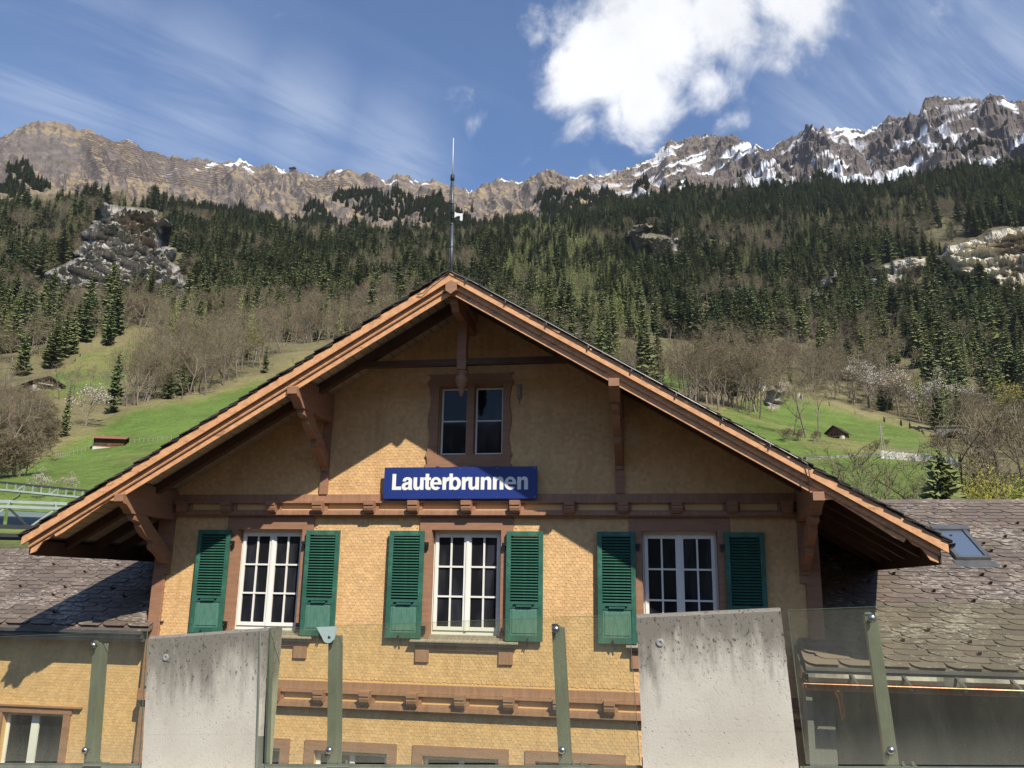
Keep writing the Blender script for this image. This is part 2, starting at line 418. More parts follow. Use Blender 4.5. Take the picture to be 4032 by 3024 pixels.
# relief
S2 = azr * 1600.0                                        # distance along the valley
lat = azr * D2
high = smooth(D2, 1275, 1560)
sky_t = 1 - 0.75 * smooth(D2, 1880, 2045) 
warp = 90 * (fbm(S2 / 300, D2 / 500, 21, 3) - 0.5) + D2 * 0.10
wv2 = 60 * (fbm(X2 / 90, Y2 / 90, 23, 4) - .5)
rib = ridged((S2 + warp + wv2 * .6) / 150, D2 / 1000, 31, 5, 0.55)
rib2 = ridged((S2 + 1.6 * warp + wv2) / 52, (D2 + wv2) / 300, 35, 5, 0.62)
rugged_side = smooth(azs2, 0, 9)
crag = ridged((S2 + wv2 * .4) / 30, (D2 + .6 * wv2) / 60, 41, 5, 0.66) ** 1.5
_hm = (D2 > 1520) & front
crag = crag - crag[_hm].mean() + .6; rib = rib - rib[_hm].mean() + .62; rib2 = rib2 - rib2[_hm].mean() + .6
Z += high * sky_t * ((rib - 0.62) * 150 + (rib2 - 0.6) * (40 + 44 * rugged_side) + (crag - 0.6) * (9 + 16 * rugged_side)) * np.where(front, 1, 0.4)
ph = (Z + .10 * lat + 60 * (fbm(S2 / 120, D2 / 200, 44, 3) - .5)) / 46
Z += high * sky_t * rugged_side * 7 * np.sin(2 * np.pi * ph) * np.where(front, 1, 0)
bands = .5 + .5 * np.sin(4 * np.pi * ph)
sk = np.exp(-((D2 - 2050) / 80.0) ** 2)
Z += sk * ((crag - 0.6) * 16 + (ridged(S2 / 9, D2 / 60, 47, 3, .6) - .6) * 14) * np.where((azs2 > -36) | (azs2 < -42), 1, .25)
mid = smooth(D2, 330, 520) * (1 - high)
Z += mid * np.where(meadow, 0.15, 1) * ((fbm(lat / 70, D2 / 90, 51, 4) - 0.5) * 26)
Z += smooth(D2, 140, 240) * (fbm(X2 / 30, Y2 / 30, 55, 3) - 0.5) * 2.2
strata = ridged((lat + D2 * 0.4) / 50, (Z + lat * 0.30) / 13, 61, 5, 0.66) - 0.6
cr2 = ridged((lat + .3 * Z) / 16, (Z + 0.25 * lat) / 14, 66, 5, 0.66) - 0.6
# rock faces are far steeper than the forest floor
DV = D2.copy()
for p in ROCKS:
    m_ = in_poly(azs2 + 2.2 * j1, EL2 + 1.6 * j2, p) & rockm
    if m_.any(): DV = np.where(in_poly(azs2, EL2, p) | m_, D2 - .87 * np.clip(D2 - D2[m_].min(), 0, None), DV)
DF = rocks_f * (DV - D2)
for it in range(3): DF[1:-1, 1:-1] = (DF[1:-1, 1:-1] * 2 + DF[:-2, 1:-1] + DF[2:, 1:-1] + DF[1:-1, :-2] + DF[1:-1, 2:]) / 6
DN = D2 + DF
Z = Z + DF * np.tan(np.radians(EL2))
_sh = rocks_f * np.clip(D2 / 800, .4, 1.3) * (strata * 34 + cr2 * 16)
X2 = EYE.x + np.sin(azr) * (DN - _sh); Y2 = EYE.y + np.cos(azr) * (DN - _sh)

def ground_np(az, d):
    az = np.asarray(az, float); d = np.asarray(d, float)
    azw = np.where(az < AZS[0], az + 360, az)
    i = np.clip(np.searchsorted(AZS, azw) - 1, 0, NA - 2); j = np.clip(np.searchsorted(DS, d) - 1, 0, ND - 2)
    ta = (azw - AZS[i]) / (AZS[i + 1] - AZS[i]); td = (d - DS[j]) / (DS[j + 1] - DS[j])
    return (Z[j, i] * (1 - ta) + Z[j, i + 1] * ta) * (1 - td) + (Z[j + 1, i] * (1 - ta) + Z[j + 1, i + 1] * ta) * td
def on_ground(az, d, dz=0.0):
    return Vector((EYE.x + d * math.sin(R(az)), EYE.y + d * math.cos(R(az)), float(ground_np(az, d)) + dz))
def find_ground(az, el, d0=60, d1=3000):
    """first place along a bearing where the ground reaches that elevation"""
    dd = np.exp(np.linspace(np.log(d0), np.log(d1), 700))
    e = np.degrees(np.arctan2(ground_np(np.full(700, az), dd) - EYE.z, dd))
    k = np.argmax(e >= el) if (e >= el).any() else 699
    return float(dd[k])

# ground cover (albedo by place: grass, leaf litter, rock, old snow)
gz_d = np.gradient(Z, axis=0) / np.gradient(D2, axis=0)
gz_a = np.gradient(Z, axis=1) / np.maximum(np.gradient(lat, axis=1), 1e-3)
slope = np.hypot(gz_d, gz_a)
def C(*c): return np.array(c)[None, None, :]
n1 = fbm(X2 / 60, Y2 / 60, 71, 5)[..., None]; n2 = fbm(X2 / 14, Y2 / 14, 75, 4)[..., None]; n3 = fbm(X2 / 240, Y2 / 240, 79, 4)[..., None]
litter = C(.135, .108, .066) * (1 - .5 * n2) + C(.045, .060, .022) * (.9 * n1)
col = litter * 1.0
grass = C(.105, .170, .036) * (1 - n1 * .35) + C(.17, .175, .06) * n1 * .35
dry = smooth(n1[..., 0] * .6 + n2[..., 0] * .4 + .12 * smooth(EL2, 11.5, 16), .52, .75)[..., None]
grass = grass * (1 - .75 * dry) + C(.21, .185, .075) * .75 * dry
edge = meadow.astype(float)
for it in range(8):
    edge[1:-1, 1:-1] = (edge[1:-1, 1:-1] + edge[:-2, 1:-1] + edge[2:, 1:-1] + edge[1:-1, :-2] + edge[1:-1, 2:]) / 5
rim = (1 - smooth(edge, .6, .99))[..., None]
grass = grass * (1 - .5 * rim) + C(.24, .19, .09) * .5 * rim
wide = meadow.astype(float)
for it in range(45):
    wide[1:-1, 1:-1] = (wide[1:-1, 1:-1] * 2 + wide[:-2, 1:-1] + wide[2:, 1:-1] + wide[1:-1, :-2] + wide[1:-1, 2:]) / 6
lowz = (1 - smooth(EL2 + 2 * (n1[..., 0] - .5), 13.5, 17.5))[..., None] * front[..., None]
col = col * (1 - .7 * lowz) + (C(.165, .145, .075) * (.7 + .6 * n2)) * .7 * lowz
wd_ = smooth(wide, .02, .35)[..., None]
col = col * (1 - .8 * wd_) + (C(.20, .175, .085) * (.75 + .5 * n2)) * .8 * wd_
col = np.where(meadow[..., None], grass, col)
flat = (D2 < 130)[..., None]
col = np.where(flat, C(.034, .034, .031) * (0.9 + .2 * n2), col)
near_g = ((D2 >= 110) & (D2 < 260) & ~meadow)[..., None]
col = np.where(near_g, C(.07, .085, .03) * (.7 + .6 * n2), col)
# alpine zone
hi = smooth(D2 + 160 * (n3[..., 0] - .5), 1290, 1420)[..., None]
straw = C(.255, .195, .122) * (.72 + .5 * n1)
straw = straw * (1 - .45 * smooth(n2[..., 0], .45, .75)[..., None]) + C(.17, .125, .085) * .45 * smooth(n2[..., 0], .45, .75)[..., None]
grey = C(.125, .108, .100) * (.45 + 1.0 * n2)
grey = grey * (1 - .35 * n1) + C(.20, .155, .12) * .35 * n1
lat_deg = azs2
left_peak = (in_poly(azs2 + 1.5 * j1, EL2 + 1.0 * j2, [(-46.76,21.56),(-47.1,23.53),(-43.06,25.46),(-42.22,25.82),(-40.81,26.05),(-39.86,26.02),(-39.22,25.36),(-39.6,24.31),(-40.93,23.46),(-42.23,23.49),(-43.77,23.68)])).astype(float)
rk = smooth(slope + .9 * (n2[..., 0] - .5) + .6 * (crag - .6), .86, 1.16)
rk = np.clip(rk + .62 * smooth(azs2, -1.0, 6.0) * smooth(EL2 + 2.2 * (n3[..., 0] - .5), 24.6, 26.8) + left_peak * .9, 0, 1)
rk = np.maximum(rk, .85 * smooth(D2, 1965, 2030) * smooth(n2[..., 0] + .2 * n1[..., 0], .5, .62) * smooth(azs2, -36, -33))
grey = grey * (1 - .28 * (bands * rugged_side)[..., None])
alp = straw * (1 - rk[..., None]) + grey * rk[..., None]
# old snow in the gullies and under the summits, mostly to the right
hollow = .64 - rib2
sx = smooth(azs2, -7.5, 4.0)
snow = smooth(hollow + .60 * (n2[..., 0] - .5) + .22 * (fbm((S2 + D2 * .55) / 55, D2 / 260, 83, 3) - .5) - .10 + .10 * sx + .10 * smooth(EL2, 24.5, 29) * sx, .125, .165) * sx * smooth(D2, 1410, 1540) * smooth(n3[..., 0], .34, .46)
su = (S2 * .82 + Z * .45) / 85 + .6 * (n1[..., 0] - .5); sv = (Z * .85 - S2 * .5) / 19
streak = smooth(fbm(su, sv, 85, 4, .5) + .35 * (.62 - rib2) + .03 * smooth(azs2, 10, 22), .620, .642) * sx * smooth(D2, 1400, 1520) * smooth(n3[..., 0] + .1 * sx, .40, .52)
snow = np.maximum(snow * .6 * (smooth(hollow, .0, .1)), streak)
ridge_snow = smooth(fbm(S2 / 30, D2 / 30, 87, 3), .66, .70) * smooth(D2, 1945, 2000) * .9 * smooth(azs2, -37.5, -36)
snow = np.clip(np.maximum(snow, ridge_snow), 0, 1)
alp = alp * (1 - snow[..., None]) + C(.80, .81, .84) * snow[..., None]
col = col * (1 - hi) + alp * hi
pale = smooth(azs2, 12, 20)[..., None]
rc = (C(.36, .335, .30) * (1 - pale) + C(.58, .53, .42) * pale) * (.45 + 1.1 * n2)
rc = rc * (1 - .5 * smooth(n1[..., 0], .5, .6)[..., None]) + C(.26, .185, .09) * .5 * smooth(n1[..., 0], .5, .6)[..., None]
ledge = smooth(strata + .25 * (n2[..., 0] - .5), .05, .2)[..., None]
rc = rc * (1 - .6 * ledge) + C(.06, .075, .03) * .6 * ledge * (1 - pale) + rc * .6 * ledge * pale
crk = smooth(-(strata * .5 + cr2 * .5), .02, .14)[..., None]
rc = rc * (1 - .62 * crk)
rf = smooth(rocks_f, .25, .6)[..., None]
rf = rf * (1 - .6 * (smooth(azs2, -4, -3) * (1 - smooth(azs2, 1, 2))))[..., None]
col = col * (1 - rf) + rc * rf
col = np.where((back > .05)[..., None] & (D2 > 200)[..., None], col * .42, col)      # wooded slopes behind the plaza

verts = np.stack([X2, Y2, Z], -1).reshape(-1, 3)
ii = np.arange(NA); nx = (ii + 1) % NA
quads = []
for k in range(ND - 1):
    quads.append(np.stack([k * NA + ii, k * NA + nx, (k + 1) * NA + nx, (k + 1) * NA + ii], -1)[:, ::-1])
quads = np.concatenate(quads)

tm = bpy.data.materials.new('hillside'); tm.use_nodes = True
T = NT(tm.node_tree); P = T.n['Principled BSDF']
at = T.add('ShaderNodeAttribute', attribute_name='cover').outputs['Color']
pos = T.add('ShaderNodeNewGeometry').outputs['Position']
g1 = T.noise(pos, 0.9, 6, 0.7); g2 = T.noise(pos, 0.06, 6, 0.65)
f = T.math('MULTIPLY', T.ramp(g1, .2, .8, .72, 1.3), T.ramp(g2, .25, .75, .78, 1.22))
T.l.new(T.mix(1.0, at, T.add('ShaderNodeCombineColor', ins={0: f, 1: f, 2: f}).outputs[0], 'MULTIPLY'), P.inputs['Base Color'])
P.inputs['Roughness'].default_value = .95; P.inputs['Specular IOR Level'].default_value = .1
bmp = T.add('ShaderNodeBump', ins={'Strength': .7, 'Distance': 6.0, 'Height': T.noise(pos, .08, 8, .65)})
T.l.new(bmp.outputs[0], P.inputs['Normal'])
me = np_mesh('mountain_terrain', verts, np.full(len(quads), 4), quads.ravel(), tm)
a = me.color_attributes.new('cover', 'FLOAT_COLOR', 'POINT')
a.data.foreach_set('color', np.concatenate([np.clip(col, 0, 1), np.ones((ND, NA, 1))], -1).reshape(-1).astype(np.float32))
terrain = link('mountain_terrain', me)
tag(terrain, 'valley floor, green meadow slopes, forest floor and bare mountains up to the ridge', kind='structure')

# ------------------------------------------------------------------ station building (facade plane y = 0)
wood = material('brown_painted_wood', (.32, .168, .095), .6, .16, 3.0, (1, 1, 6), .25, 30, dark=(.16, .07, .035), dark_lo=.60, dark_hi=.85, dscale=3)
wood_h = material('brown_painted_board', (.345, .185, .108), .6, .16, 3.0, (6, 1, 1), .25, 30, dark=(.17, .08, .04), dark_lo=.62, dark_hi=.85, dscale=2)
verge_m = material('verge_board_wood', (.66, .345, .165), .55, .16, 2.2, (5, 1, 5), .2, 25, dark=(.22, .10, .05), dark_lo=.55, dark_hi=.74, dscale=4.5, dstretch=(1.2, 1, 4))
dark_wood = material('dark_rafter_wood', (.085, .045, .025), .7, .2, 4)
soffit_m = material('pale_soffit_board', (.50, .42, .30), .7, .08, 5, (1, 5, 1), island=.06, rnd=.08)
ochre = material('ochre_shingle', (.655, .41, .185), .75, .08, 1.2, (1, 1, 1), .15, 60, island=.11, coord='World', dark=(.52, .30, .125), dark_lo=.48, dark_hi=.80, dscale=2.2, dstretch=(1.6, 1, .28))
ochre_flat = material('ochre_panel', (.70, .43, .18), .7, .06, 2)
white_m = material('white_window_paint', (.80, .78, .70), .45, .03, 4)
green_m = material('green_shutter_paint', (.032, .118, .080), .5, .25, 4, (1, 1, 1), .1, 40, dark=(.05, .19, .13), dark_lo=.5, dark_hi=.75, dscale=6)
green_p = material('weathered_green_panel', (.085, .20, .145), .6, .2, 6, (6, 1, 1), .1, 40, dark=(.018, .085, .058), dark_lo=.56, dark_hi=.7, dscale=4, dstretch=(7, 1, 1.1))
iron_m = material('dark_iron', (.03, .035, .035), .5, .2, 8, metal=.6)
sill_m = material('weathered_sill_wood', (.33, .27, .20), .7, .2, 4, (8, 1, 1), .3, 30)
zinc_m = material('zinc_sheet', (.20, .20, .19), .45, .2, 3, metal=.7)
copper_m = material('copper', (.50, .22, .12), .34, .25, 6, (2, 1, 1), .05, 20, metal=1.0, dark=(.30, .13, .07), dark_lo=.52, dark_hi=.75, dscale=5)
plaster_m = material('grey_plaster', (.17, .17, .155), .85, .12, 2, bump=.3, bscale=50, dark=(.10, .10, .09), dark_lo=.55, dark_hi=.8, dscale=1.2)
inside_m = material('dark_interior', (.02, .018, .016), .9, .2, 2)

def slate_material():
    m = bpy.data.materials.new('roof_slate'); m.use_nodes = True
    T = NT(m.node_tree); P = T.n['Principled BSDF']
    pos = T.add('ShaderNodeNewGeometry').outputs['Position']
    rnd = T.math('FRACT', T.math('ADD', T.add('ShaderNodeNewGeometry').outputs['Random Per Island'], T.add('ShaderNodeObjectInfo').outputs['Random']))
    base = T.mix(rnd, (.118, .087, .063), (.172, .133, .102))
    base = T.mix(T.ramp(T.noise(pos, 3.0, 5, .6), .35, .75, 0, .55), base, (.075, .066, .060))
    sepx = T.add('ShaderNodeSeparateXYZ', ins={0: pos})
    fresh = T.math('MULTIPLY', T.ramp(sepx.outputs[0], 6.9, 5.6), T.ramp(sepx.outputs[0], 4.0, 4.9))
    fresh = T.math('MULTIPLY', fresh, T.ramp(sepx.outputs[1], 1.1, .3))
    base = T.mix(T.math('MULTIPLY', fresh, .75), base, T.mix(rnd, (.165, .135, .110), (.215, .155, .115)))
    li = T.ramp(T.math('ADD', T.noise(T.mapping(pos, scale=(1, 2.2, 2.2)), 9.0, 6, .7), T.math('MULTIPLY', T.noise(pos, 1.1, 3, .5), .42)), .785, .81)
    li = T.math('MULTIPLY', li, T.math('SUBTRACT', 1.0, fresh))
    c = T.mix(T.math('MULTIPLY', li, .62), base, (.44, .39, .33))
    moss = T.ramp(T.noise(T.mapping(pos, loc=(7, 3, 1)), 6.5, 4, .6), .69, .73)
    c = T.mix(T.math('MULTIPLY', moss, T.math('SUBTRACT', 1.0, fresh)), c, (.040, .030, .018))
    T.l.new(c, P.inputs['Base Color'])
    P.inputs['Roughness'].default_value = .75
    b = T.add('ShaderNodeBump', ins={'Strength': .35, 'Distance': .02, 'Height': T.noise(pos, 40, 5, .6)})
    T.l.new(b.outputs[0], P.inputs['Normal'])
    return m
slate_m = slate_material()

def glass_dark(name, tint=(.012, .013, .016)):
    m = bpy.data.materials.new(name); m.use_nodes = True
    T = NT(m.node_tree); P = T.n['Principled BSDF']
    pos = T.add('ShaderNodeNewGeometry').outputs['Position']
    c = T.mix(T.ramp(T.noise(T.mapping(pos, scale=(3, 1, .6)), 1.6, 3, .5), .45, .7), tint, tuple(v * 2.6 for v in tint))
    T.l.new(c, P.inputs['Base Color'])
    P.inputs['Roughness'].default_value = .04; P.inputs['Specular IOR Level'].default_value = .24
    b = T.add('ShaderNodeBump', ins={'Strength': .04, 'Distance': .1, 'Height': T.noise(pos, 1.3, 2, .5)})
    T.l.new(b.outputs[0], P.inputs['Normal'])
    return m
pane_m = glass_dark('window_glass')

station = empty('station_building', (0, 0, 0), 'ochre shingled chalet station with broad brown gable roof and green shutters', 'station')

WX = (-3.37, 0.0, 3.37)                       # the three upper windows
OW, OZ0, OZ1 = .572, -.67, 1.02
LX = [-3.5, -1.75, 0.0, 1.75, 3.5]            # the row of windows below
SLOPE = .601
SOF0 = 4.785                                  # soffit height on the ridge line
holes = [[(x - OW, OZ0), (x + OW, OZ0), (x + OW, OZ1), (x - OW, OZ1)] for x in WX]
holes += [[(x - .595, -3.7), (x + .595, -3.7), (x + .595, -2.39), (x - .595, -2.39)] for x in LX]
GO = (-.53, .565, 2.25, 3.42)                 # gable window opening
holes += [[(GO[0], GO[2]), (GO[1], GO[2]), (GO[1], GO[3]), (GO[0], GO[3])]]
HW = 5.3
outer = [(-HW, -5.6), (HW, -5.6), (HW, SOF0 - SLOPE * HW), (0, SOF0), (-HW, SOF0 - SLOPE * HW)]
wall = MB().xz(outer, 0.0, 0.26, holes).build('gable_wall', ochre_flat, station)
b = MB()
for s in (-1, 1): MB().box(s * HW - .13 if s > 0 else -HW, HW if s > 0 else -HW + .13, .26, 13.0, -5.6, SOF0 - SLOPE * HW).build('side_wall', ochre_flat, station)
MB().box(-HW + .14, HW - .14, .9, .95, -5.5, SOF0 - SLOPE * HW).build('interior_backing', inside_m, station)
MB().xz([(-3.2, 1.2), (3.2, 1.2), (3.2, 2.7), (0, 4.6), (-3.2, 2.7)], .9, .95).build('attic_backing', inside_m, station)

# wooden shingles: every row staggered, round lower ends
SW, SR = .069, .0495
arc = [(-SW * .48, SR * 1.25), (-SW * .48, 0.012)] + [(-SW * .48 * math.cos(t), -.020 * math.sin(t) + .008) for t in np.linspace(.25, math.pi - .25, 6)] + [(SW * .48, .012), (SW * .48, SR * 1.25)]
arc = np.array(arc)
def shingle_ok(x, z):
    for i, wx in enumerate(WX):
        if abs(x - wx) < .80 and -.70 < z < 1.20: return False
        if abs(x - wx) < .53 and -1.0 < z <= -.7: return z < -.83
    if -.72 < x < .71 and 1.98 < z < 3.62: return False
    if -1.33 < x < 1.12 and 1.52 < z < 2.0: return False
    if 1.215 < z < 1.585 or -1.83 < z < -1.36: return False
    for lx in LX:
        if abs(x - lx) < .74 and z < -2.26: return False
    if abs(x) > 5.19: return False
    return z < SOF0 - SLOPE * abs(x) - .02
pos_s = []
row = 0; z = -3.2
while z < 4.7:
    off = (row % 2) * SW / 2
    nsh = int(2 * 5.25 / SW) + 1
    for k in range(nsh):
        x = -5.25 + off + k * SW
        if shingle_ok(x, z) and (z < 1.2 or shingle_ok(x, z + .03)): pos_s.append((x, z, 0.0, row))
    z += SR; row += 1
def shingle_arrays(P, jitter, ybase):
    n = len(P); m = len(arc)
    V = np.zeros((n, 2 * m, 3))
    rr = np.random.default_rng(3)
    jx = rr.normal(0, .0022, n) * jitter; jz = rr.normal(0, .0035, n) * jitter; jt = rr.uniform(.0040, .0066, n)
    PP = np.array([(p[0], p[1]) for p in P])
    V[:, :m, 0] = PP[:, 0, None] + jx[:, None] + arc[None, :, 0]
    V[:, :m, 2] = PP[:, 1, None] + jz[:, None] + arc[None, :, 1]
    up = (arc[:, 1] - arc[:, 1].min()) / (arc[:, 1].max() - arc[:, 1].min())
    V[:, :m, 1] = ybase - jt[:, None] * (1 - .75 * up[None, :]) - .002
    V[:, m:, 0] = V[:, :m, 0]; V[:, m:, 2] = V[:, :m, 2]; V[:, m:, 1] = ybase + .002
    fn, lp = [], []
    base = (np.arange(n) * 2 * m)[:, None]
    front = base + np.arange(m)[None, :]
    loops = []
    rim = []
    for k in range(1, m - 2):
        rim.append(np.stack([base[:, 0] + k, base[:, 0] + m + k, base[:, 0] + m + k + 1, base[:, 0] + k + 1], -1))
    rim = np.stack(rim, 1).reshape(-1, 4)
    return V.reshape(-1, 3), np.concatenate([np.full(n, m), np.full(len(rim), 4)]), np.concatenate([front.ravel(), rim.ravel()])
# the 300 shingles that show largest (lower right of the centre window, nearest the plaza) are parts of their own
pos_s.sort(key=lambda p: (p[0] - EYE.x) ** 2 + (p[1] - EYE.z) ** 2 + (100 if p[0] > 2.0 else 0) + (100 if p[1] < -.75 or p[1] > 1.15 else 0))
single, rest = pos_s[:300], pos_s[300:]
V, FN, LP = shingle_arrays(rest, 1, 0.0)
o = link('shingles', np_mesh('shingles', V, FN, LP, ochre), wall); tag(o, kind='stuff')
protos = []
for k in range(4):
    V, FN, LP = shingle_arrays([(0, 0)], 1 if k else 0, 0.0)
    protos.append(np_mesh('shingle', V, FN, LP, ochre))
for k, p in enumerate(single):
    o = link('shingle', protos[(k * 7) % 4], wall); o.location = (p[0] + RNG.gauss(0, .0015), 0, p[1] + RNG.gauss(0, .003))

# corner boards with little capitals
for s in (-1, 1):
    x0, x1 = (-5.42, -5.2) if s < 0 else (5.2, 5.42)
    c = MB(); c.box(x0, x1, -.05, .15, -1.58 if s < 0 else -.9, 1.24)
    if s < 0: c.box(x0 - .02, x1 + .02, -.085, .17, -1.76, -1.58); c.box(x0 + .02, x1 - .02, -.035, .15, -5.6, -1.76)
    c.build('corner_board', wood, station, bevel=.008)

# cornices: frieze board, yellow panels between corbels, stepped moulding
def cornice(zs, xs, cw, name):
    zf1, zf0, zp0, m1, m2, zc1, zc0 = zs
    c = MB(); c.box(-5.3, 5.3, -.038, 0, zf0, zf1); o = c.build(name, wood_h, station, bevel=.004)
    MB().box(-5.3, 5.3, -.026, 0, zp0, zf0).build('frieze_panel', ochre_flat, o)
    c = MB(); c.box(-5.32, 5.32, -.10, -.001, zf0 - .035, zf0 - .002); c.box(-5.32, 5.32, -.075, -.002, m1, zp0); c.box(-5.32, 5.32, -.125, -.003, m2 + .018, m1 - .001); c.box(-5.32, 5.32, -.10, -.004, m2, m2 + .017)
    c.build('moulding', wood_h, o)
    for x in xs:
        g = MB()
        d = .235
        prof = [(0, zc1), (-d, zc1), (-d, zc1 - .075), (-d + .02, zc1 - .085), (-d + .015, zc1 - .115), (-d + .03, zc1 - .16), (-d + .07, zc0), (-.126, zc0), (-.126, zc0 + .02), (0, zc0 + .02)]
        g.yz(prof, x - cw / 2, x + cw / 2)
        g.box(x - cw / 2 - .045, x + cw / 2 + .045, -.06, -.004, zp0 + .001, zc1 - .002)
        g.build('corbel', wood, o, bevel=.004)
    return o
cornice((1.60, 1.485, 1.335, 1.305, 1.235, 1.480, 1.285), [-4.95, -4.13, -3.32, -2.50, -1.607, -.866, .021, .814, 1.683, 2.522, 3.344, 4.17, 4.98], .165, 'upper_cornice')
cornice((-1.365, -1.497, -1.65, -1.675, -1.765, -1.472, -1.685), [k * .757 + .003 for k in range(-6, 7)], .16, 'lower_cornice')

# windows
def strip_frame(c, x0, x1, z0, z1, w, y0, y1):
    c.box(x0, x0 + w, y0, y1, z0, z1); c.box(x1 - w, x1, y0, y1, z0, z1)
    c.box(x0 + w, x1 - w, y0, y1, z0, z0 + w); c.box(x0 + w, x1 - w, y0, y1, z1 - w, z1)
def casement(x, z0, z1, cols, rows, half, name='window'):
    c = MB(); y0, y1 = .115, .165
    c.box(x - half, x + half, y0 + .02, y1 + .03, z1 - .05, z1); c.box(x - half, x - half + .03, y0 + .02, y1 + .03, z0, z1 - .05); c.box(x + half - .03, x + half, y0 + .02, y1 + .03, z0, z1 - .05); c.box(x - half + .03, x + half - .03, y0 + .02, y1 + .03, z0, z0 + .06)
    w = c.build(name, white_m, station)
    for s in (-1, 1):
        lx0, lx1 = (x - half + .032, x - .003) if s < 0 else (x + .003, x + half - .032)
        lz0, lz1 = z0 + .065, z1 - .052
        f = MB(); strip_frame(f, lx0, lx1, lz0, lz1, .058, y0, y1)
        if s < 0: f.box(lx1 - .02, lx1 + .025, y0 - .014, y0 - .001, lz0, lz1)
        f.build('casement_frame', white_m, w, bevel=.004)
        gx0, gx1, gz0, gz1 = lx0 + .058, lx1 - .058, lz0 + .058, lz1 - .058
        for i in range(1, cols):
            xx = gx0 + (gx1 - gx0) * i / cols
            MB().box(xx - .014, xx + .014, y0 + .006, y1 - .006, gz0, gz1).build('muntin', white_m, w)
        for j in range(1, rows):
            zz = gz0 + (gz1 - gz0) * j / rows
            MB().box(gx0, gx1, y0 + .002, y1 - .010, zz - .014, zz + .014).build('muntin', white_m, w)
        for i in range(cols):
            for j in range(rows):
                a0, a1 = gx0 + (gx1 - gx0) * i / cols, gx0 + (gx1 - gx0) * (i + 1) / cols
                b0, b1 = gz0 + (gz1 - gz0) * j / rows, gz0 + (gz1 - gz0) * (j + 1) / rows
                g = MB().box(a0 + .003, a1 - .003, -.003, .003, b0 + .003, b1 - .003).build('pane', pane_m, w)
                g.location = (0, y0 + .032, 0)
                g.rotation_euler = (0, 0, 0)
    return w

slat_proto = MB().hexa([(-.218, -.022, -.010), (.218, -.022, -.010), (.218, .016, .012), (-.218, .016, .012), (-.218, -.022, -.003), (.218, -.022, -.003), (.218, .016, .019), (-.218, .016, .019)]).mesh('slat', green_m)
def shutter(x0, x1, hinge):
    """x0..x1 on the wall, hinge -1 left edge / +1 right edge next to the window"""
    w = x1 - x0; z0, z1 = -.674, 1.0; y0, y1 = -.105, -.062
    root = empty('shutter', ((x0 + x1) / 2, 0, 0)); root.parent = station
    h = w / 2
    f = MB(); f.box(-h, -h + .072, y0, y1, z0, z1); f.box(h - .072, h, y0, y1, z0, z1)
    for a, b_ in ((z1 - .075, z1), (-.178, -.08), (z0, z0 + .085)): f.box(-h + .072, h - .072, y0 + .001, y1 - .001, a, b_)
    f.build('shutter_frame', green_m, root, bevel=.003)
    p = MB(); p.box(-h + .074, h - .074, y0 + .012, y1 - .004, z0 + .086, -.179); p.box(-h + .105, h - .105, y0 + .003, y0 + .011, z0 + .12, -.212)
    p.build('lower_panel', green_p, root, bevel=.003)
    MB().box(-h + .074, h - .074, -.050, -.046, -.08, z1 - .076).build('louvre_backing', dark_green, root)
    n = 22
    for k in range(n):
        zz = -.058 + (z1 - .085 + .058) * (k + .35) / n
        s = link('slat', slat_proto, root); s.location = (0, -.080, zz)
    hd = MB(); hd.box(-.165, .165, y0 - .028, y0 - .001, -.120, -.110); hd.box(-.12, .12, y0 - .020, y0 - .001, -.160, -.121)
    hd.build('louvre_handle', green_m, root)
    g = MB()
    for zz in (.80, -.50):
        xh = h if hinge > 0 else -h
        g.box(min(xh - .02 * hinge, xh + .075 * hinge), max(xh - .02 * hinge, xh + .075 * hinge), y0 + .008, y0 + .02, zz - .03, zz + .02)
        g.box(xh + .045 * hinge - .018, xh + .045 * hinge + .018, y0 + .021, y0 + .06, zz - .085, zz + .015)
    g.build('hinge', iron_m, root)
    k = MB(); k.tube([(.05 * -hinge, -.06, z0 - .01), (.05 * -hinge, -.12, z0 - .005), (.07 * -hinge, -.125, z0 + .055)], .011, 6); k.tube([(.05 * -hinge, -.06, z0 - .02), (.03 * -hinge, -.06, z0 - .10)], .010, 6)
    k.build('shutter_catch', iron_m, root)
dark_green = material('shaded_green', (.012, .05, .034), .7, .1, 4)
for i, x in enumerate(WX):
    casement(x, OZ0 + .055, OZ1, 2, 3, OW)
    c = MB(); c.box(x - .77, x + .77, -.034, .0, OZ1, 1.2335); c.box(x - .77, x - OW, -.033, .0, OZ0, OZ1); c.box(x + OW, x + .77, -.033, .0, OZ0, OZ1)
    c.box(x - OW + .0005, x - OW + .007, -.002, .2, OZ0, OZ1); c.box(x + OW - .007, x + OW - .0005, -.002, .2, OZ0, OZ1)
    c.build('window_casing', wood, station, bevel=.004)
    s = MB(); s.box(x - OW + .002, x + OW - .002, -.03, .112, OZ0 - .005, OZ0 + .028); s.box(x - OW + .002, x + OW - .002, .05, .113, OZ0 + .029, OZ0 + .054)
    s.yz([(-.135, OZ0 - .055), (-.135, OZ0 - .03), (-.04, OZ0 - .004), (0, OZ0 - .004), (0, OZ0 - .055)], x - .84, x + .88)
    s.box(x - .80, x + .84, -.10, 0, OZ0 - .10, OZ0 - .056)
    s.build('window_sill', sill_m, station, bevel=.004)
    a = MB(); a.box(x - .77, x + .80, -.045, 0, OZ0 - .175, OZ0 - .101); a.box(x - .768, x - .548, -.044, 0, -1.03, OZ0 - .176); a.box(x + .568, x + .792, -.044, 0, -1.03, OZ0 - .176)
    a.build('sill_apron', wood_h, station, bevel=.004)
    shutter(x - 1.26, x - .675, 1); shutter(x + .675, x + 1.26, -1)
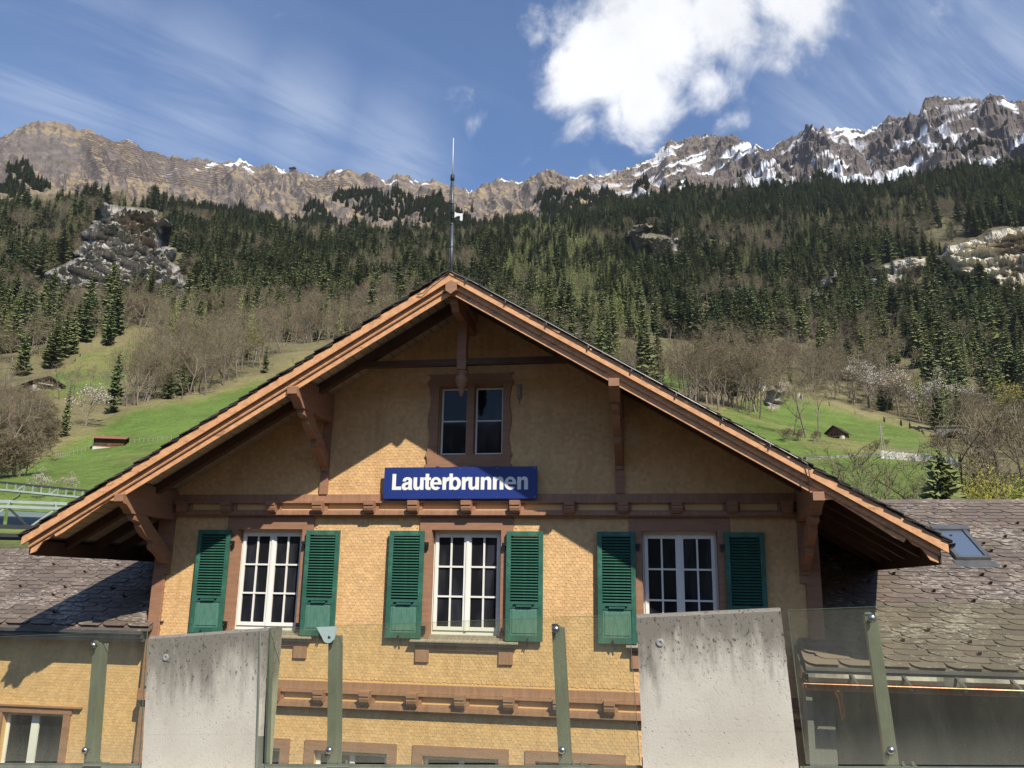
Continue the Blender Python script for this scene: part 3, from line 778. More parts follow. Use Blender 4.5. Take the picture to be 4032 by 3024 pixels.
for x in LX:
    c = MB(); c.box(x - .75, x + .75, -.03, 0, -2.39, -2.245); c.box(x - .75, x - .595, -.029, 0, -3.7, -2.39); c.box(x + .595, x + .75, -.029, 0, -3.7, -2.39)
    c.build('window_casing', wood, station)
    w = MB(); strip_frame(w, x - .595, x + .595, -3.7, -2.39, .07, .1, .15); w.box(x - .04, x + .04, .095, .15, -3.63, -2.46); w = w.build('lower_window', white_m, station)
    for s in (-1, 1): MB().box(min(x + s * .041, x + s * .525), max(x + s * .041, x + s * .525), .12, .126, -3.63, -2.46).build('pane', pane_m, w)

# gable window: two narrow lights, carved casing
def wavy(x, s, z0, z1):
    pts = []
    for t in np.linspace(0, 1, 29):
        z = z0 + (z1 - z0) * t
        bump = .022 * math.sin(t * math.pi * 5) * (1 - abs(2 * t - 1) * .4) + (.035 if .86 < t < .93 else 0) + (.03 if .08 < t < .13 else 0)
        pts.append((x + s * bump, z))
    return pts
left = wavy(-.69, -1, 2.09, 3.60); right = wavy(.69, 1, 2.09, 3.60)
outl = [(-.735, 2.03), (.728, 2.03), (.728, 2.088)] + right + [(.75, 3.62), (-.75, 3.62)] + left[::-1] + [(-.735, 2.088)]
bottom_cut = [(-.735, 2.03), (-.55, 2.03), (-.53, 2.06), (-.40, 2.03), (-.2, 2.05), (-.02, 2.03), (.02, 2.045), (.2, 2.05), (.38, 2.03), (.5, 2.06), (.54, 2.03), (.728, 2.03)]
outl = bottom_cut + outl[2:]
MB().xz(outl, -.045, -.001, [[(-.53, 2.25), (-.045, 2.25), (-.045, 3.42), (-.53, 3.42)], [(.075, 2.25), (.565, 2.25), (.565, 3.42), (.075, 3.42)]]).build('carved_window_casing', wood, station)
MB().box(-.045, .075, .0, .16, 2.25, 3.42).build('window_mullion', wood, station)
for x0, x1 in ((-.51, -.05), (.08, .555)):
    f = MB(); strip_frame(f, x0, x1, 2.26, 3.40, .03, .10, .14); w = f.build('gable_window', white_m, station)
    MB().box(x0 + .03, x1 - .03, .104, .136, 2.825, 2.845).build('muntin', white_m, w)
    for a, b_ in ((2.29, 2.824), (2.846, 3.37)): MB().box(x0 + .03, x1 - .03, .118, .124, a, b_).build('pane', pane_m, w)
g = MB(); g.box(.80, .87, -.05, -.002, 3.18, 3.42); g.box(.81, .86, -.075, -.051, 3.22, 3.36); g.tube([(.84, -.03, 3.18), (.84, -.03, 3.08)], .008, 6)
g.build('wall_lamp_box', material('grey_box', (.25, .24, .21), .6, .1, 4), station)

# ------------------------------------------------------------------ main roof
YF = -1.55
def zt(x): return 4.9 - SLOPE * abs(x)
XE = 6.745
roof = MB()
BACK = 13.5
for s in (-1, 1):
    roof.hexa([(0, YF + .06, SOF0 + .03), (s * XE, YF + .06, SOF0 + .03 - SLOPE * XE), (s * XE, BACK, SOF0 + .03 - SLOPE * XE), (0, BACK, SOF0 + .03),
               (0, YF + .06, 4.875), (s * XE, YF + .06, 4.875 - SLOPE * XE), (s * XE, BACK, 4.875 - SLOPE * XE), (0, BACK, 4.875)])
roof = roof.build('main_roof', slate_m, station)
# slates along the verge, one by one; edges seen from below
def sl(s, x0, x1, y0, y1, dz0, dz1, th):
    return [(s * x0, y0, 4.9 - SLOPE * x0 + dz0 - th), (s * x1, y0, 4.9 - SLOPE * x1 + dz1 - th), (s * x1, y1, 4.9 - SLOPE * x1 + dz1 - th), (s * x0, y1, 4.9 - SLOPE * x0 + dz0 - th),
            (s * x0, y0, 4.9 - SLOPE * x0 + dz0), (s * x1, y0, 4.9 - SLOPE * x1 + dz1), (s * x1, y1, 4.9 - SLOPE * x1 + dz1), (s * x0, y1, 4.9 - SLOPE * x0 + dz0)]
dslate = material('dark_verge_slate', (.045, .04, .036), .8, .3, 8, bump=.4, island=.3, rnd=.3)
for s in (-1, 1):
    x = .0
    while x < XE:
        l = .15 + RNG.uniform(-.012, .012)
        jy = RNG.uniform(-.02, .02)
        MB().hexa(sl(s, x, min(x + l + .05, XE + .05), -1.635 + jy, -1.25, -.022 + RNG.uniform(-.004, .004), .006 + RNG.uniform(-.006, .005), .016)).hexa(
            sl(s, x + .06, min(x + l + .09, XE + .05), -1.62 - jy, -1.25, -.045, -.02, .016)).build('verge_slate', dslate, roof)
        x += l
# rows of roof slates on the slopes behind the verge (seen only from other places)
b = MB()
for s in (-1, 1):
    for k in range(42):
        x0 = .1 + k * .16
        b.hexa(sl(s, x0, min(x0 + .19, XE + .05), -1.25, BACK, -.018, .004, .012))
tag(b.build('slate_courses', slate_m, roof), kind='stuff')
def verge(y0, y1, top, bot, name, scroll=False, mat=None, xe=XE, beads=None):
    for s in (-1, 1):
        pts = [(0, 4.9 - top), (s * xe, 4.9 - top - SLOPE * xe)]
        lo = []
        if scroll:
            e = [(xe - .0, .0), (xe - .10, -.02), (xe - .17, .055), (xe - .20, .075), (xe - .29, .06), (xe - .36, .10), (xe - .40, .025), (xe - .52, .015), (xe - .9, .05), (xe - 1.25, .075), (xe - 1.34, .015), (xe - 1.42, .0), (xe - 1.7, .0)]
            lo = [(s * a, 4.9 - bot + b_ - SLOPE * a) for a, b_ in e]
        else:
            lo = [(s * xe, 4.9 - bot - SLOPE * xe)]
        poly = pts + lo + [(0, 4.9 - bot)]
        m = MB().xz(poly, y0, y1)
        m.build(name, mat or verge_m, station, bevel=.003)
verge(-1.60, -1.565, .055, .195, 'verge_fascia')
verge(-1.535, -1.505, .12, .285, 'verge_board', xe=XE - .09)
verge(-1.541, -1.536, .262, .272, 'verge_bead', xe=XE - .09, mat=verge_m)
verge(-1.503, -1.475, .24, .385, 'lower_verge_board', True, xe=XE - .11)
# soffit boards
prm = SLOPE
for s in (-1, 1):
    x = .02
    while x < XE - .12:
        x1 = min(x + .135, XE - .06)
        y1 = -.005 if x < HW else 6.0
        MB().hexa([(s * x, -1.47, SOF0 - prm * x), (s * (x1 - .016), -1.47, SOF0 - prm * (x1 - .016)), (s * (x1 - .016), y1, SOF0 - prm * (x1 - .016)), (s * x, y1, SOF0 - prm * x),
                   (s * x, -1.47, SOF0 - prm * x + .018), (s * (x1 - .016), -1.47, SOF0 - prm * (x1 - .016) + .018), (s * (x1 - .016), y1, SOF0 - prm * (x1 - .016) + .018), (s * x, y1, SOF0 - prm * x + .018)]).build('soffit_board', soffit_m, roof)
        x = x1
# rafters
for yr in [-.71] + [.02 + .72 * k for k in range(8)]:
    for s in (-1, 1):
        xa = 0 if yr < 0 else HW
        xb = XE - .1
        d0, d1 = .001, .16
        MB().hexa([(s * xa, yr, SOF0 - d1 - prm * xa), (s * xb, yr, SOF0 - d1 - prm * xb), (s * xb, yr + .13, SOF0 - d1 - prm * xb), (s * xa, yr + .13, SOF0 - d1 - prm * xa),
                   (s * xa, yr, SOF0 - d0 - prm * xa), (s * xb, yr, SOF0 - d0 - prm * xb), (s * xb, yr + .13, SOF0 - d0 - prm * xb), (s * xa, yr + .13, SOF0 - d0 - prm * xa)]).build('rafter', dark_wood, station)
for s in (-1, 1):
    zb_ = 4.9 - .40 - SLOPE * (XE - .1)
    MB().box(s * (XE - .08) - .02, s * (XE - .08) + .02, -1.47, 12.9, zb_, zb_ + .22).build('eave_board', dark_wood, station)
    g = MB()
    cx_ = s * (XE + .05); czg = zt(XE) - .06
    ring = [(cx_ + .075 * math.cos(t), czg + .075 * math.sin(t)) for t in np.linspace(math.pi, 2 * math.pi, 10)]
    ring2 = [(cx_ + .066 * math.cos(t), czg + .066 * math.sin(t)) for t in np.linspace(2 * math.pi, math.pi, 10)]
    g.xz(ring + ring2, -1.50 if s > 0 else -1.42, 12.8)
    g.build('eave_gutter', iron_m, station)
# purlins with carved ends, brackets below
def purlin(x, half, top, bot, name='purlin'):
    ft = bot + .118
    prof = [(.2, top), (-1.47, top), (-1.47, ft), (-1.565, ft), (-1.57, ft - .01), (-1.57, bot), (-1.545, bot), (-1.53, bot - .022), (-1.50, bot - .03), (-1.46, bot - .035), (-1.40, bot - .07), (-1.33, bot - .12), (-1.29, bot - .16), (-1.29, bot - .165), (.2, bot - .165)]
    MB().yz(prof, x - half, x + half).build(name, wood, station, bevel=.006)
for s in (-1, 1):
    purlin(s * 2.47, .078, 3.29, 2.985); purlin(s * 5.19, .075, 1.655, 1.335)
MB().xz([(-.078, 4.545), (.01, 4.48), (.098, 4.545), (.098, 4.66), (.01, 4.71), (-.078, 4.66)], -1.62, .2).build('ridge_purlin', wood, station, bevel=.004)
MB().yz([(-1.40, 4.50), (-1.40, 4.40), (-1.33, 4.38), (-1.27, 4.30), (.0, 4.30), (.0, 4.50)], -.05, .07).build('ridge_bracket', wood, station)
for s in (-1, 1):
    for x, zp, zw in ((2.47, 2.83, 1.98), (5.19, 1.18, .38)):
        st = MB()
        yz = [(-1.20, zp), (-1.18, zp - .10), (-1.02, zp - .13), (-.99, zp - .20), (-.80, zp - .34), (-.60, zp - .40), (-.585, zp - .45), (-.60, zp - .47), (-.585, zp - .51), (-.56, zp - .53), (-.40, zp - .60), (-.22, zp - .72), (-.10, zw + .05), (-.10, zw), (-.001, zw), (-.001, zw + .22), (-.12, zp - .52), (-.30, zp - .36), (-.55, zp - .22), (-.78, zp - .06), (-.86, zp)]
        st.yz(yz, s * x - .06, s * x + .06).build('eave_bracket', wood, station, bevel=.006)
        MB().box(s * x - .068, s * x + .068, -.06, -.0005, zw - .38 if x < 3 else zw - .12, zp + .12).build('bracket_post', wood, station)
# hanging post and collar beam in front of the gable
p = MB(); p.box(-.075, .075, -.735, -.585, 3.52, 4.62)
p.build('hanging_post', wood, station, bevel=.006)
MB().lathe([(.055, 3.52), (.105, 3.50), (.105, 3.47), (.07, 3.44), (.10, 3.40), (.105, 3.35), (.085, 3.28), (.05, 3.22), (.03, 3.19), (.045, 3.17), (.045, 3.15), (.025, 3.13), (.03, 3.11), (.01, 3.085)], (0, -.66, 0)).build('turned_finial', wood, station, True)
MB().box(-1.78, 1.78, -.72, -.60, 3.60, 3.70).build('collar_beam', dark_wood, station, bevel=.004)

# lightning conductor on the right verge
wire = MB()
pts = [(-.52, -1.62, 4.9 - .10 - SLOPE * .52), (-.42, -1.64, 4.9 - .145 - SLOPE * .42), (-.30, -1.64, 4.9 - .085 - SLOPE * .30), (-.1, -1.635, 4.9 - .055 - SLOPE * .1), (0, -1.635, 4.845), (.1, -1.635, 4.9 - .055 - SLOPE * .1)] + [(x, -1.64, 4.9 - .035 - SLOPE * x) for x in np.linspace(.3, 4.95, 14)] + [(5.06, -1.64, 4.9 - .06 - SLOPE * 5.03), (5.08, -1.63, 4.9 - .20 - SLOPE * 5.06), (5.08, -1.53, 4.9 - .40 - SLOPE * 5.06), (5.08, -1.50, 1.42)]
wire.tube(pts, .0075, 6)
for x in np.arange(.25, 4.9, .62): wire.box(x - .008, x + .008, -1.645, -1.60, 4.9 - .085 - SLOPE * x, 4.9 - .03 - SLOPE * x)
wire.build('lightning_conductor', zinc_m, station)

# ------------------------------------------------------------------ low side wings with slate roofs
TS = .519
def slate_outline(w, h):
    """slate with one rounded lower corner"""
    pts = [(w, 0), (w, h), (0, h), (0, .135)]
    pts += [(.012, .10), (.03, .065), (.06, .033), (.10, .010), (.14, 0)]
    return pts
def wing_roof(x0, x1, ye, ze, yr, name, n_single, key, overhang_w=.46):
    """roof plane rising from the eave (ye, ze) to the ridge yr"""
    zr = ze + TS * (yr - ye)
    ca = math.sqrt(1 + TS * TS)
    m = MB(); m.hexa([(x0, ye, ze - .07), (x1, ye, ze - .07), (x1, yr, zr - .07), (x0, yr, zr - .07), (x0, ye, ze - .012), (x1, ye, ze - .012), (x1, yr, zr - .012), (x0, yr, zr - .012)])
    m.hexa([(x0, yr, zr - .07), (x1, yr, zr - .07), (x1, 2 * yr - ye, ze - .07), (x0, 2 * yr - ye, ze - .07), (x0, yr, zr - .012), (x1, yr, zr - .012), (x1, 2 * yr - ye, ze - .012), (x0, 2 * yr - ye, ze - .012)])
    rf = m.build(name, slate_m, station)
    step = .135 * ca; rows = int((yr - ye) * ca / step)
    P = []
    for r_ in range(rows):
        off = (r_ % 2) * overhang_w / 2 + .06 * ((r_ * 7) % 3)
        k = 0; x = x0 - off
        while x < x1:
            if x > x0 - overhang_w * .6: P.append((x, r_ * step))
            x += overhang_w
    P.sort(key=key)
    out = slate_outline(overhang_w - .006, step + .07)
    th = .010
    def tri(jz):
        m = MB()
        # local: x along the eave, y up the slope, z off the slope
        m.prism(out, lambda u, v, w: (u, v, w + .016 * (1 - v / (step + .07))), 0, th)
        return m
    ux, uy, uz = Vector((1, 0, 0)), Vector((0, 1 / ca, TS / ca)), Vector((0, -TS / ca, 1 / ca))
    base = Matrix(((1, 0, 0), (0, uy.y, uz.y), (0, uy.z, uz.z))).to_4x4()
    protos = [tri(0).mesh('slate', slate_m) for _ in range(1)]
    rest = MB(); pm = tri(0)
    for i, (x, v) in enumerate(P):
        loc = Vector((max(x, x0), ye, ze)) + uy * (v - .02) + uz * (-.002 + RNG.uniform(-.001, .004)) + ux * RNG.uniform(-.006, .006)
        rot = Matrix.Rotation(RNG.gauss(0, .006), 4, 'Z') @ Matrix.Rotation(RNG.gauss(0, .006), 4, 'X')
        M = Matrix.Translation(loc) @ base @ rot
        if i < n_single:
            link('slate', protos[0], rf, M)
        else:
            b0 = len(rest.v); rest.v += [tuple(M @ Vector(q)) for q in pm.v]; rest.f += [tuple(b0 + t for t in f) for f in pm.f]; rest.m += [0] * len(pm.f)
    if rest.f: tag(rest.build('slates', slate_m, rf), kind='stuff')
    # ridge slates
    x = x0 - .1
    while x < x1:
        p0 = Vector((x, yr + .03, zr + .02))
        a = [p0 + uz * .008, p0 + ux * .235 + uz * .008, p0 + ux * .235 - uy * .23 + uz * .006, p0 + ux * .10 - uy * .23 + uz * .006]
        a = [p0 + uz * .006, p0 + ux * .30 + uz * .018, p0 + ux * .38 - uy * .24 + uz * .020, p0 + ux * .08 - uy * .24 + uz * .008]
        MB().hexa([q - uz * .012 for q in a] + a).build('ridge_slate', slate_m, rf)
        x += .265
    return rf, base, uy, uz
RIGHT = (5.035, 13.5, -.60, -.85, 4.83)
LEFT = (-14.5, -5.3, -.15, -.60, 2.40)
rr, base_r, uyr, uzr = wing_roof(*RIGHT[:2], RIGHT[2], RIGHT[3], RIGHT[4], 'right_wing_roof', 300, lambda p: (p[0] > 9.6) * 50 + p[1])
rl, base_l, uyl, uzl = wing_roof(*LEFT[:2], LEFT[2], LEFT[3], LEFT[4], 'left_wing_roof', 0, lambda p: p[1])
# snow hooks with moss on them
hook = MB(); hook.box(-.022, .022, -.01, .05, .012, .024); hook.hexa([(-.022, -.012, .012), (.022, -.012, .012), (.022, .0, .012), (-.022, .0, .012), (-.022, -.03, .075), (.022, -.03, .075), (.022, -.018, .075), (-.022, -.018, .075)])
hm = hook.mesh('snow_hook', material('rusty_hook', (.07, .045, .03), .8, .3, 20))
def hooks(x0, x1, ye, ze, yr, rf, base, uy, uz, yc):
    i = 0
    for r_ in range(1, int((yr - ye) / .27)):
        if r_ % 3 == 2 and ye > -.3: continue
        xs = x0 + .45 + (r_ * .46) % 1.39
        while xs < x1:
            if RNG.random() < .72:
                M = Matrix.Translation(Vector((xs + RNG.uniform(-.02, .02), ye, ze)) + uy * (r_ * .27 * 1.1267 + .03) + uz * .008) @ base
                link('snow_hook', hm, rf, M)
            xs += 1.39 if r_ % 2 else .93
hooks(5.1, 10.0, RIGHT[2], RIGHT[3], RIGHT[4] - .8, rr, base_r, uyr, uzr, 0)
hooks(-9.6, -5.5, LEFT[2], LEFT[3], LEFT[4], rl, base_l, uyl, uzl, 0)

# walls of the wings
lw_holes = [[(-8.40, -3.3), (-7.20, -3.3), (-7.20, -2.12), (-8.40, -2.12)]]
YL = .22
lwall = MB().xz([(-14.4, -5.6), (-5.3, -5.6), (-5.3, -.52), (-14.4, -.52)], YL, YL + .2, [[(x_ * .972 + .085, z_ * .975 - .004) for x_, z_ in lw_holes[0]]]).build('left_wing_wall', ochre_flat, station)
P_ = []
z = -3.3; row = 0
while z < -.7:
    x = -9.9 + (row % 2) * SW / 2
    while x < -5.44:
        if not (-8.30 < x < -6.80 and z < -1.97): P_.append((x, z))
        x += SW
    z += SR; row += 1
V, FN, LP = shingle_arrays(P_, 1, YL)
tag(link('shingles', np_mesh('shingles', V, FN, LP, ochre), lwall), kind='stuff')
wx0, wx1, wz1 = lw_holes[0][0][0] * .972 + .085, lw_holes[0][1][0] * .972 + .085, -2.12 * .975 - .004
c = MB(); c.box(wx0 - .16, wx1 + .14, YL - .05, YL, wz1, wz1 + .10); c.box(wx0 - .20, wx1 + .32, YL - .08, YL, wz1 + .10, wz1 + .125); c.box(wx0 - .14, wx0, YL - .045, YL, -3.3, wz1); c.box(wx1, wx1 + .12, YL - .045, YL, -3.3, wz1)
c.build('window_casing', wood, station)
w = MB(); strip_frame(w, wx0, wx1, -3.3, wz1, .06, YL + .1, YL + .15); xm = (wx0 + wx1) / 2 - .03
w.box(xm - .07, xm + .07, YL + .09, YL + .15, -3.24, wz1 - .06); w = w.build('side_window', white_m, station)
for a, b_ in ((wx0 + .06, xm - .07), (xm + .07, wx1 - .06)): MB().box(a, b_, YL + .12, YL + .126, -3.24, wz1 - .06).build('pane', pane_m, w)
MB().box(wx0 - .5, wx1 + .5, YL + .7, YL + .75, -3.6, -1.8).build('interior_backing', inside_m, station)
e = MB(); e.box(-14.4, -5.43, -.19, -.05, -.72, -.665); e.box(-14.4, -5.43, -.14, -.04, -.79, -.725); e.box(-14.4, -5.43, -.10, YL - .001, -.84, -.795)
e.build('eave_trim', zinc_m, station)

YR = .95
MB().xz([(5.10, -5.6), (13.4, -5.6), (13.4, -1.05), (5.10, -1.05)], YR, YR + .25).build('right_wing_wall', plaster_m, station)
MB().box(5.035, 5.12, -.45, -.131, -5.6, -1.09).box(5.035, 5.46, -.13, YR - .003, -5.6, -1.09).build('wing_side_wall', plaster_m, station)
cheek = MB().prism([(-.62, -.95), (2.2, .52), (2.2, -1.4), (.95, -1.4), (.95, -1.05), (-.5, -1.05)], lambda u, v, w: (w, u, v), 4.985, 5.03)
cheek.build('wing_verge_flashing', zinc_m, station)
e = MB(); e.box(5.03, 13.4, -.63, -.55, -.925, -.885); e.box(5.03, 13.4, -.60, -.5, -.975, -.93); e.box(5.03, 13.4, -.585, YR - .002, -1.075, -1.055); e.build('eave_trim', zinc_m, station)
# crumpled metal sheet behind the gutter
sh = MB(); nx_ = 90; xs = np.linspace(5.06, 13.3, nx_)
_q = lambda x, sd: float(vnoise(np.array([x * 2.6]), np.array([sd * 3.3]), 77)[0]) - .5
sheet_pts = [[(x, -.61 + .02 * _q(x, 1), -.965 + .012 * _q(x, 2)), (x, -.63 + .05 * _q(x, 3), -1.015), (x, -.615 + .03 * _q(x, 5), -1.08)] for x in xs]
for i in range(nx_ - 1):
    for j in range(2): sh.face([sheet_pts[i][j + 1], sheet_pts[i + 1][j + 1], sheet_pts[i + 1][j], sheet_pts[i][j]])
sh.build('gutter_apron', material('bright_sheet_metal', (.15, .14, .12), .55, .3, 4, metal=.6), station, True)
g = MB(); gy, gz, gr = -.735, -1.085, .090
ring = [(gy + gr * math.cos(t), gz + gr * math.sin(t)) for t in np.linspace(math.pi, 2 * math.pi, 14)]
ring2 = [(gy + (gr - .006) * math.cos(t), gz + (gr - .006) * math.sin(t)) for t in np.linspace(2 * math.pi, math.pi, 14)]
g.yz(ring + ring2, 4.99, 13.4)
g.tube([(4.96, gy - gr - .004, gz + .004), (13.4, gy - gr - .004, gz + .004)], .012, 8)
g.yz([(gy - gr, gz), (gy, gz - gr), (gy + gr, gz)], 4.96, 4.99)
gut = g.build('copper_gutter', copper_m, station, False)
for x in np.arange(5.62, 13.2, .68):
    h = MB(); h.hexa([(x - .02, -.60, -.955), (x + .02, -.60, -.955), (x + .06, gy - gr, gz + .02), (x + .02, gy - gr, gz + .02), (x - .02, -.60, -.950), (x + .02, -.60, -.950), (x + .06, gy - gr, gz + .026), (x + .02, gy - gr, gz + .026)])
    rg = [(gy + (gr + .004) * math.cos(t), gz + (gr + .004) * math.sin(t)) for t in np.linspace(math.pi, 2 * math.pi, 10)] + [(gy + (gr + .0005) * math.cos(t), gz + (gr + .0005) * math.sin(t)) for t in np.linspace(2 * math.pi, math.pi, 10)]
    h.yz(rg, x + .02, x + .06); h.build('gutter_bracket', zinc_m, gut)
f = MB(); b0 = [(5.40, gy, gz - .05, .075), (5.42, gy, gz - .11, .065), (5.44, gy, gz - .19, .036), (5.445, gy, gz - .24, .034), (5.46, gy + .03, gz - .33, .032), (5.475, gy + .10, gz - .42, .028), (5.48, gy + .16, gz - .47, .02)]
f.tube([q[:3] for q in b0], [q[3] for q in b0], 12); f.build('gutter_outlet', copper_m, gut, True)
# skylight
def on_r(x, y, off): return Vector((x, y, RIGHT[3] + TS * (y - RIGHT[2]))) + uzr * off
def slab(m, q, lo, hi): m.hexa([on_r(x, y, lo) for x, y in q] + [on_r(x, y, hi) for x, y in q])
s_ = MB()
X0, X1, Y0, Y1 = 8.09, 8.64, 2.42, 3.38
slab(s_, [(X0, Y0), (X0 + .07, Y0), (X0 + .07, Y1), (X0, Y1)], .01, .085); slab(s_, [(X1 - .07, Y0), (X1, Y0), (X1, Y1), (X1 - .07, Y1)], .01, .085)
slab(s_, [(X0, Y0 - .06), (X1, Y0 - .06), (X1, Y0), (X0, Y0)], .01, .08); slab(s_, [(X0 - .03, Y1), (X1 + .06, Y1), (X1 + .06, Y1 + .16), (X0 - .03, Y1 + .16)], .01, .10)
slab(s_, [(X0 - .06, Y0 - .28), (X1 + .06, Y0 - .28), (X1 + .06, Y0 - .07), (X0 - .06, Y0 - .07)], .012, .024)
skl = s_.build('skylight', zinc_m, station)
sg = bpy.data.materials.new('skylight_glass'); sg.use_nodes = True
pp = sg.node_tree.nodes['Principled BSDF']; pp.inputs['Base Color'].default_value = (.10, .13, .17, 1); pp.inputs['Roughness'].default_value = .06; pp.inputs['Specular IOR Level'].default_value = 1.0; pp.inputs['Coat Weight'].default_value = 1
s_ = MB(); slab(s_, [(X0 + .071, Y0 + .001), (X1 - .071, Y0 + .001), (X1 - .071, Y1 - .001), (X0 + .071, Y1 - .001)], .05, .06); s_.build('skylight_pane', sg, skl)

# ------------------------------------------------------------------ balustrade on the ramp in front of the plaza (leans with the 6 % ramp)
FO = Vector((.334, -6.244, -1.307)); FYAW, FS = -.09, .06
fd = Vector((math.cos(FYAW) * math.cos(FS), math.sin(FYAW) * math.cos(FS), math.sin(FS)))
fu = Vector((-math.cos(FYAW) * math.sin(FS), -math.sin(FYAW) * math.sin(FS), math.cos(FS)))
fy = fu.cross(fd)
FM = Matrix(((fd.x, fy.x, fu.x, FO.x), (fd.y, fy.y, fu.y, FO.y), (fd.z, fy.z, fu.z, FO.z), (0, 0, 0, 1)))

def concrete_material(name, stain):
    m = bpy.data.materials.new(name); m.use_nodes = True
    T = NT(m.node_tree); P = T.n['Principled BSDF']
    co = T.add('ShaderNodeTexCoord').outputs['Object']
    s = T.add('ShaderNodeSeparateXYZ', ins={0: co})
    big = T.noise(co, 2.2, 5, .6); fine = T.noise(co, 60, 5, .7)
    c = T.mix(T.ramp(big, .3, .7), (.50, .465, .385), (.58, .545, .46))
    c = T.mix(T.ramp(fine, .35, .75, 0, .28), c, (.34, .31, .26))
    # formwork lines
    wv = T.math('ABSOLUTE', T.math('SUBTRACT', T.math('FRACT', T.math('MULTIPLY', s.outputs[2], 2.05)), .5))
    c = T.mix(T.math('MULTIPLY', T.ramp(wv, .012, .0), .22), c, (.30, .28, .24))
    # weather stain running down from the top
    st = T.noise(T.mapping(co, scale=(1, 1, .16)), 14, 6, .65); st2 = T.noise(T.mapping(co, scale=(1, 1, .35)), 4.5, 5, .6)
    h = T.math('ADD', s.outputs[2], T.math('ADD', T.math('MULTIPLY', T.math('SUBTRACT', st, .5), .75), T.math('MULTIPLY', T.math('SUBTRACT', st2, .5), .95)))
    c = T.mix(T.math('MULTIPLY', T.ramp(h, stain - .12, 1.02), .9), c, (.165, .150, .122))
    sp = T.ramp(T.noise(T.mapping(co, scale=(1, 1, .55)), 42, 4, .7), .57, .66)
    c = T.mix(T.math('MULTIPLY', sp, T.ramp(s.outputs[2], stain - .2, .95, 0, .95)), c, (.06, .055, .045))
    pale_ = T.ramp(T.noise(co, 30, 4, .7), .64, .70)
    c = T.mix(T.math('MULTIPLY', pale_, T.ramp(s.outputs[2], .6, 1.0, 0, .5)), c, (.52, .49, .43))
    v = T.add('ShaderNodeTexVoronoi', ins={'Vector': co, 'Scale': 26.0})
    pit = T.math('MULTIPLY', T.ramp(v.outputs['Distance'], .16, .08), T.ramp(T.noise(co, 9, 3, .5), .55, .65))
    c = T.mix(T.math('MULTIPLY', pit, .8), c, (.10, .09, .075))
    T.l.new(c, P.inputs['Base Color']); P.inputs['Roughness'].default_value = .9; P.inputs['Specular IOR Level'].default_value = .25
    hh = T.math('SUBTRACT', T.math('MULTIPLY', fine, .4), T.math('ADD', T.math('MULTIPLY', pit, 1.2), T.math('MULTIPLY', sp, .25)))
    b = T.add('ShaderNodeBump', ins={'Strength': .5, 'Distance': .012, 'Height': hh})
    T.l.new(b.outputs[0], P.inputs['Normal'])
    return m
conc_a = concrete_material('stained_concrete', .50)
conc_b = concrete_material('pale_concrete', .66)
kerb_m = material('kerb_concrete', (.48, .45, .38), .9, .12, 3, bump=.3, bscale=40, dark=(.25, .23, .19), dark_lo=.55, dark_hi=.8, dscale=4)
steel_m = material('galvanised_green_steel', (.175, .185, .150), .55, .2, 5, (1, 1, .5), .12, 30, metal=.0, dark=(.25, .225, .16), dark_lo=.56, dark_hi=.8, dscale=5, dstretch=(3, 3, .5))
bolt_m = material('stainless_bolt', (.42, .41, .38), .3, .15, 20, metal=1.0)

def glass_mat():
    m = bpy.data.materials.new('balustrade_glass'); m.use_nodes = True
    T = NT(m.node_tree); T.n.clear()
    co = T.add('ShaderNodeTexCoord').outputs['Object']
    tr = T.add('ShaderNodeBsdfTransparent', ins={'Color': (.94, .96, .885, 1)})
    gl = T.add('ShaderNodeBsdfGlossy', ins={'Color': (1, 1, 1, 1), 'Roughness': .01})
    df = T.add('ShaderNodeBsdfDiffuse', ins={'Color': (.42, .40, .33, 1)})
    fr = T.add('ShaderNodeFresnel', ins={'IOR': 1.5})
    s = T.add('ShaderNodeSeparateXYZ', ins={0: co})
    dust_sheen = T.math('ADD', T.ramp(T.noise(T.mapping(co, scale=(1, 1, .3)), 7, 5, .65), .3, .8, .030, .065), T.ramp(T.math('ADD', s.outputs[2], T.math('MULTIPLY', T.noise(T.mapping(co, scale=(1, 1, .1)), 16, 4, .6), .12)), .38, .05, 0, .085))  # dust film, plus a painted paling at the bottom for reflected sunlit ground
    bf = T.math('MULTIPLY', fr.outputs[0], T.math('SUBTRACT', 1.0, T.add('ShaderNodeNewGeometry').outputs['Backfacing']))
    a = T.add('ShaderNodeMixShader', ins={0: bf, 1: tr.outputs[0], 2: gl.outputs[0]})
    o = T.add('ShaderNodeMixShader', ins={0: dust_sheen, 1: a.outputs[0], 2: df.outputs[0]})
    T.add('ShaderNodeOutputMaterial', ins={0: o.outputs[0]})
    return m
bal_glass = glass_mat()
edge_glass = material('green_glass_edge', (.10, .16, .12), .2, .1, 5)

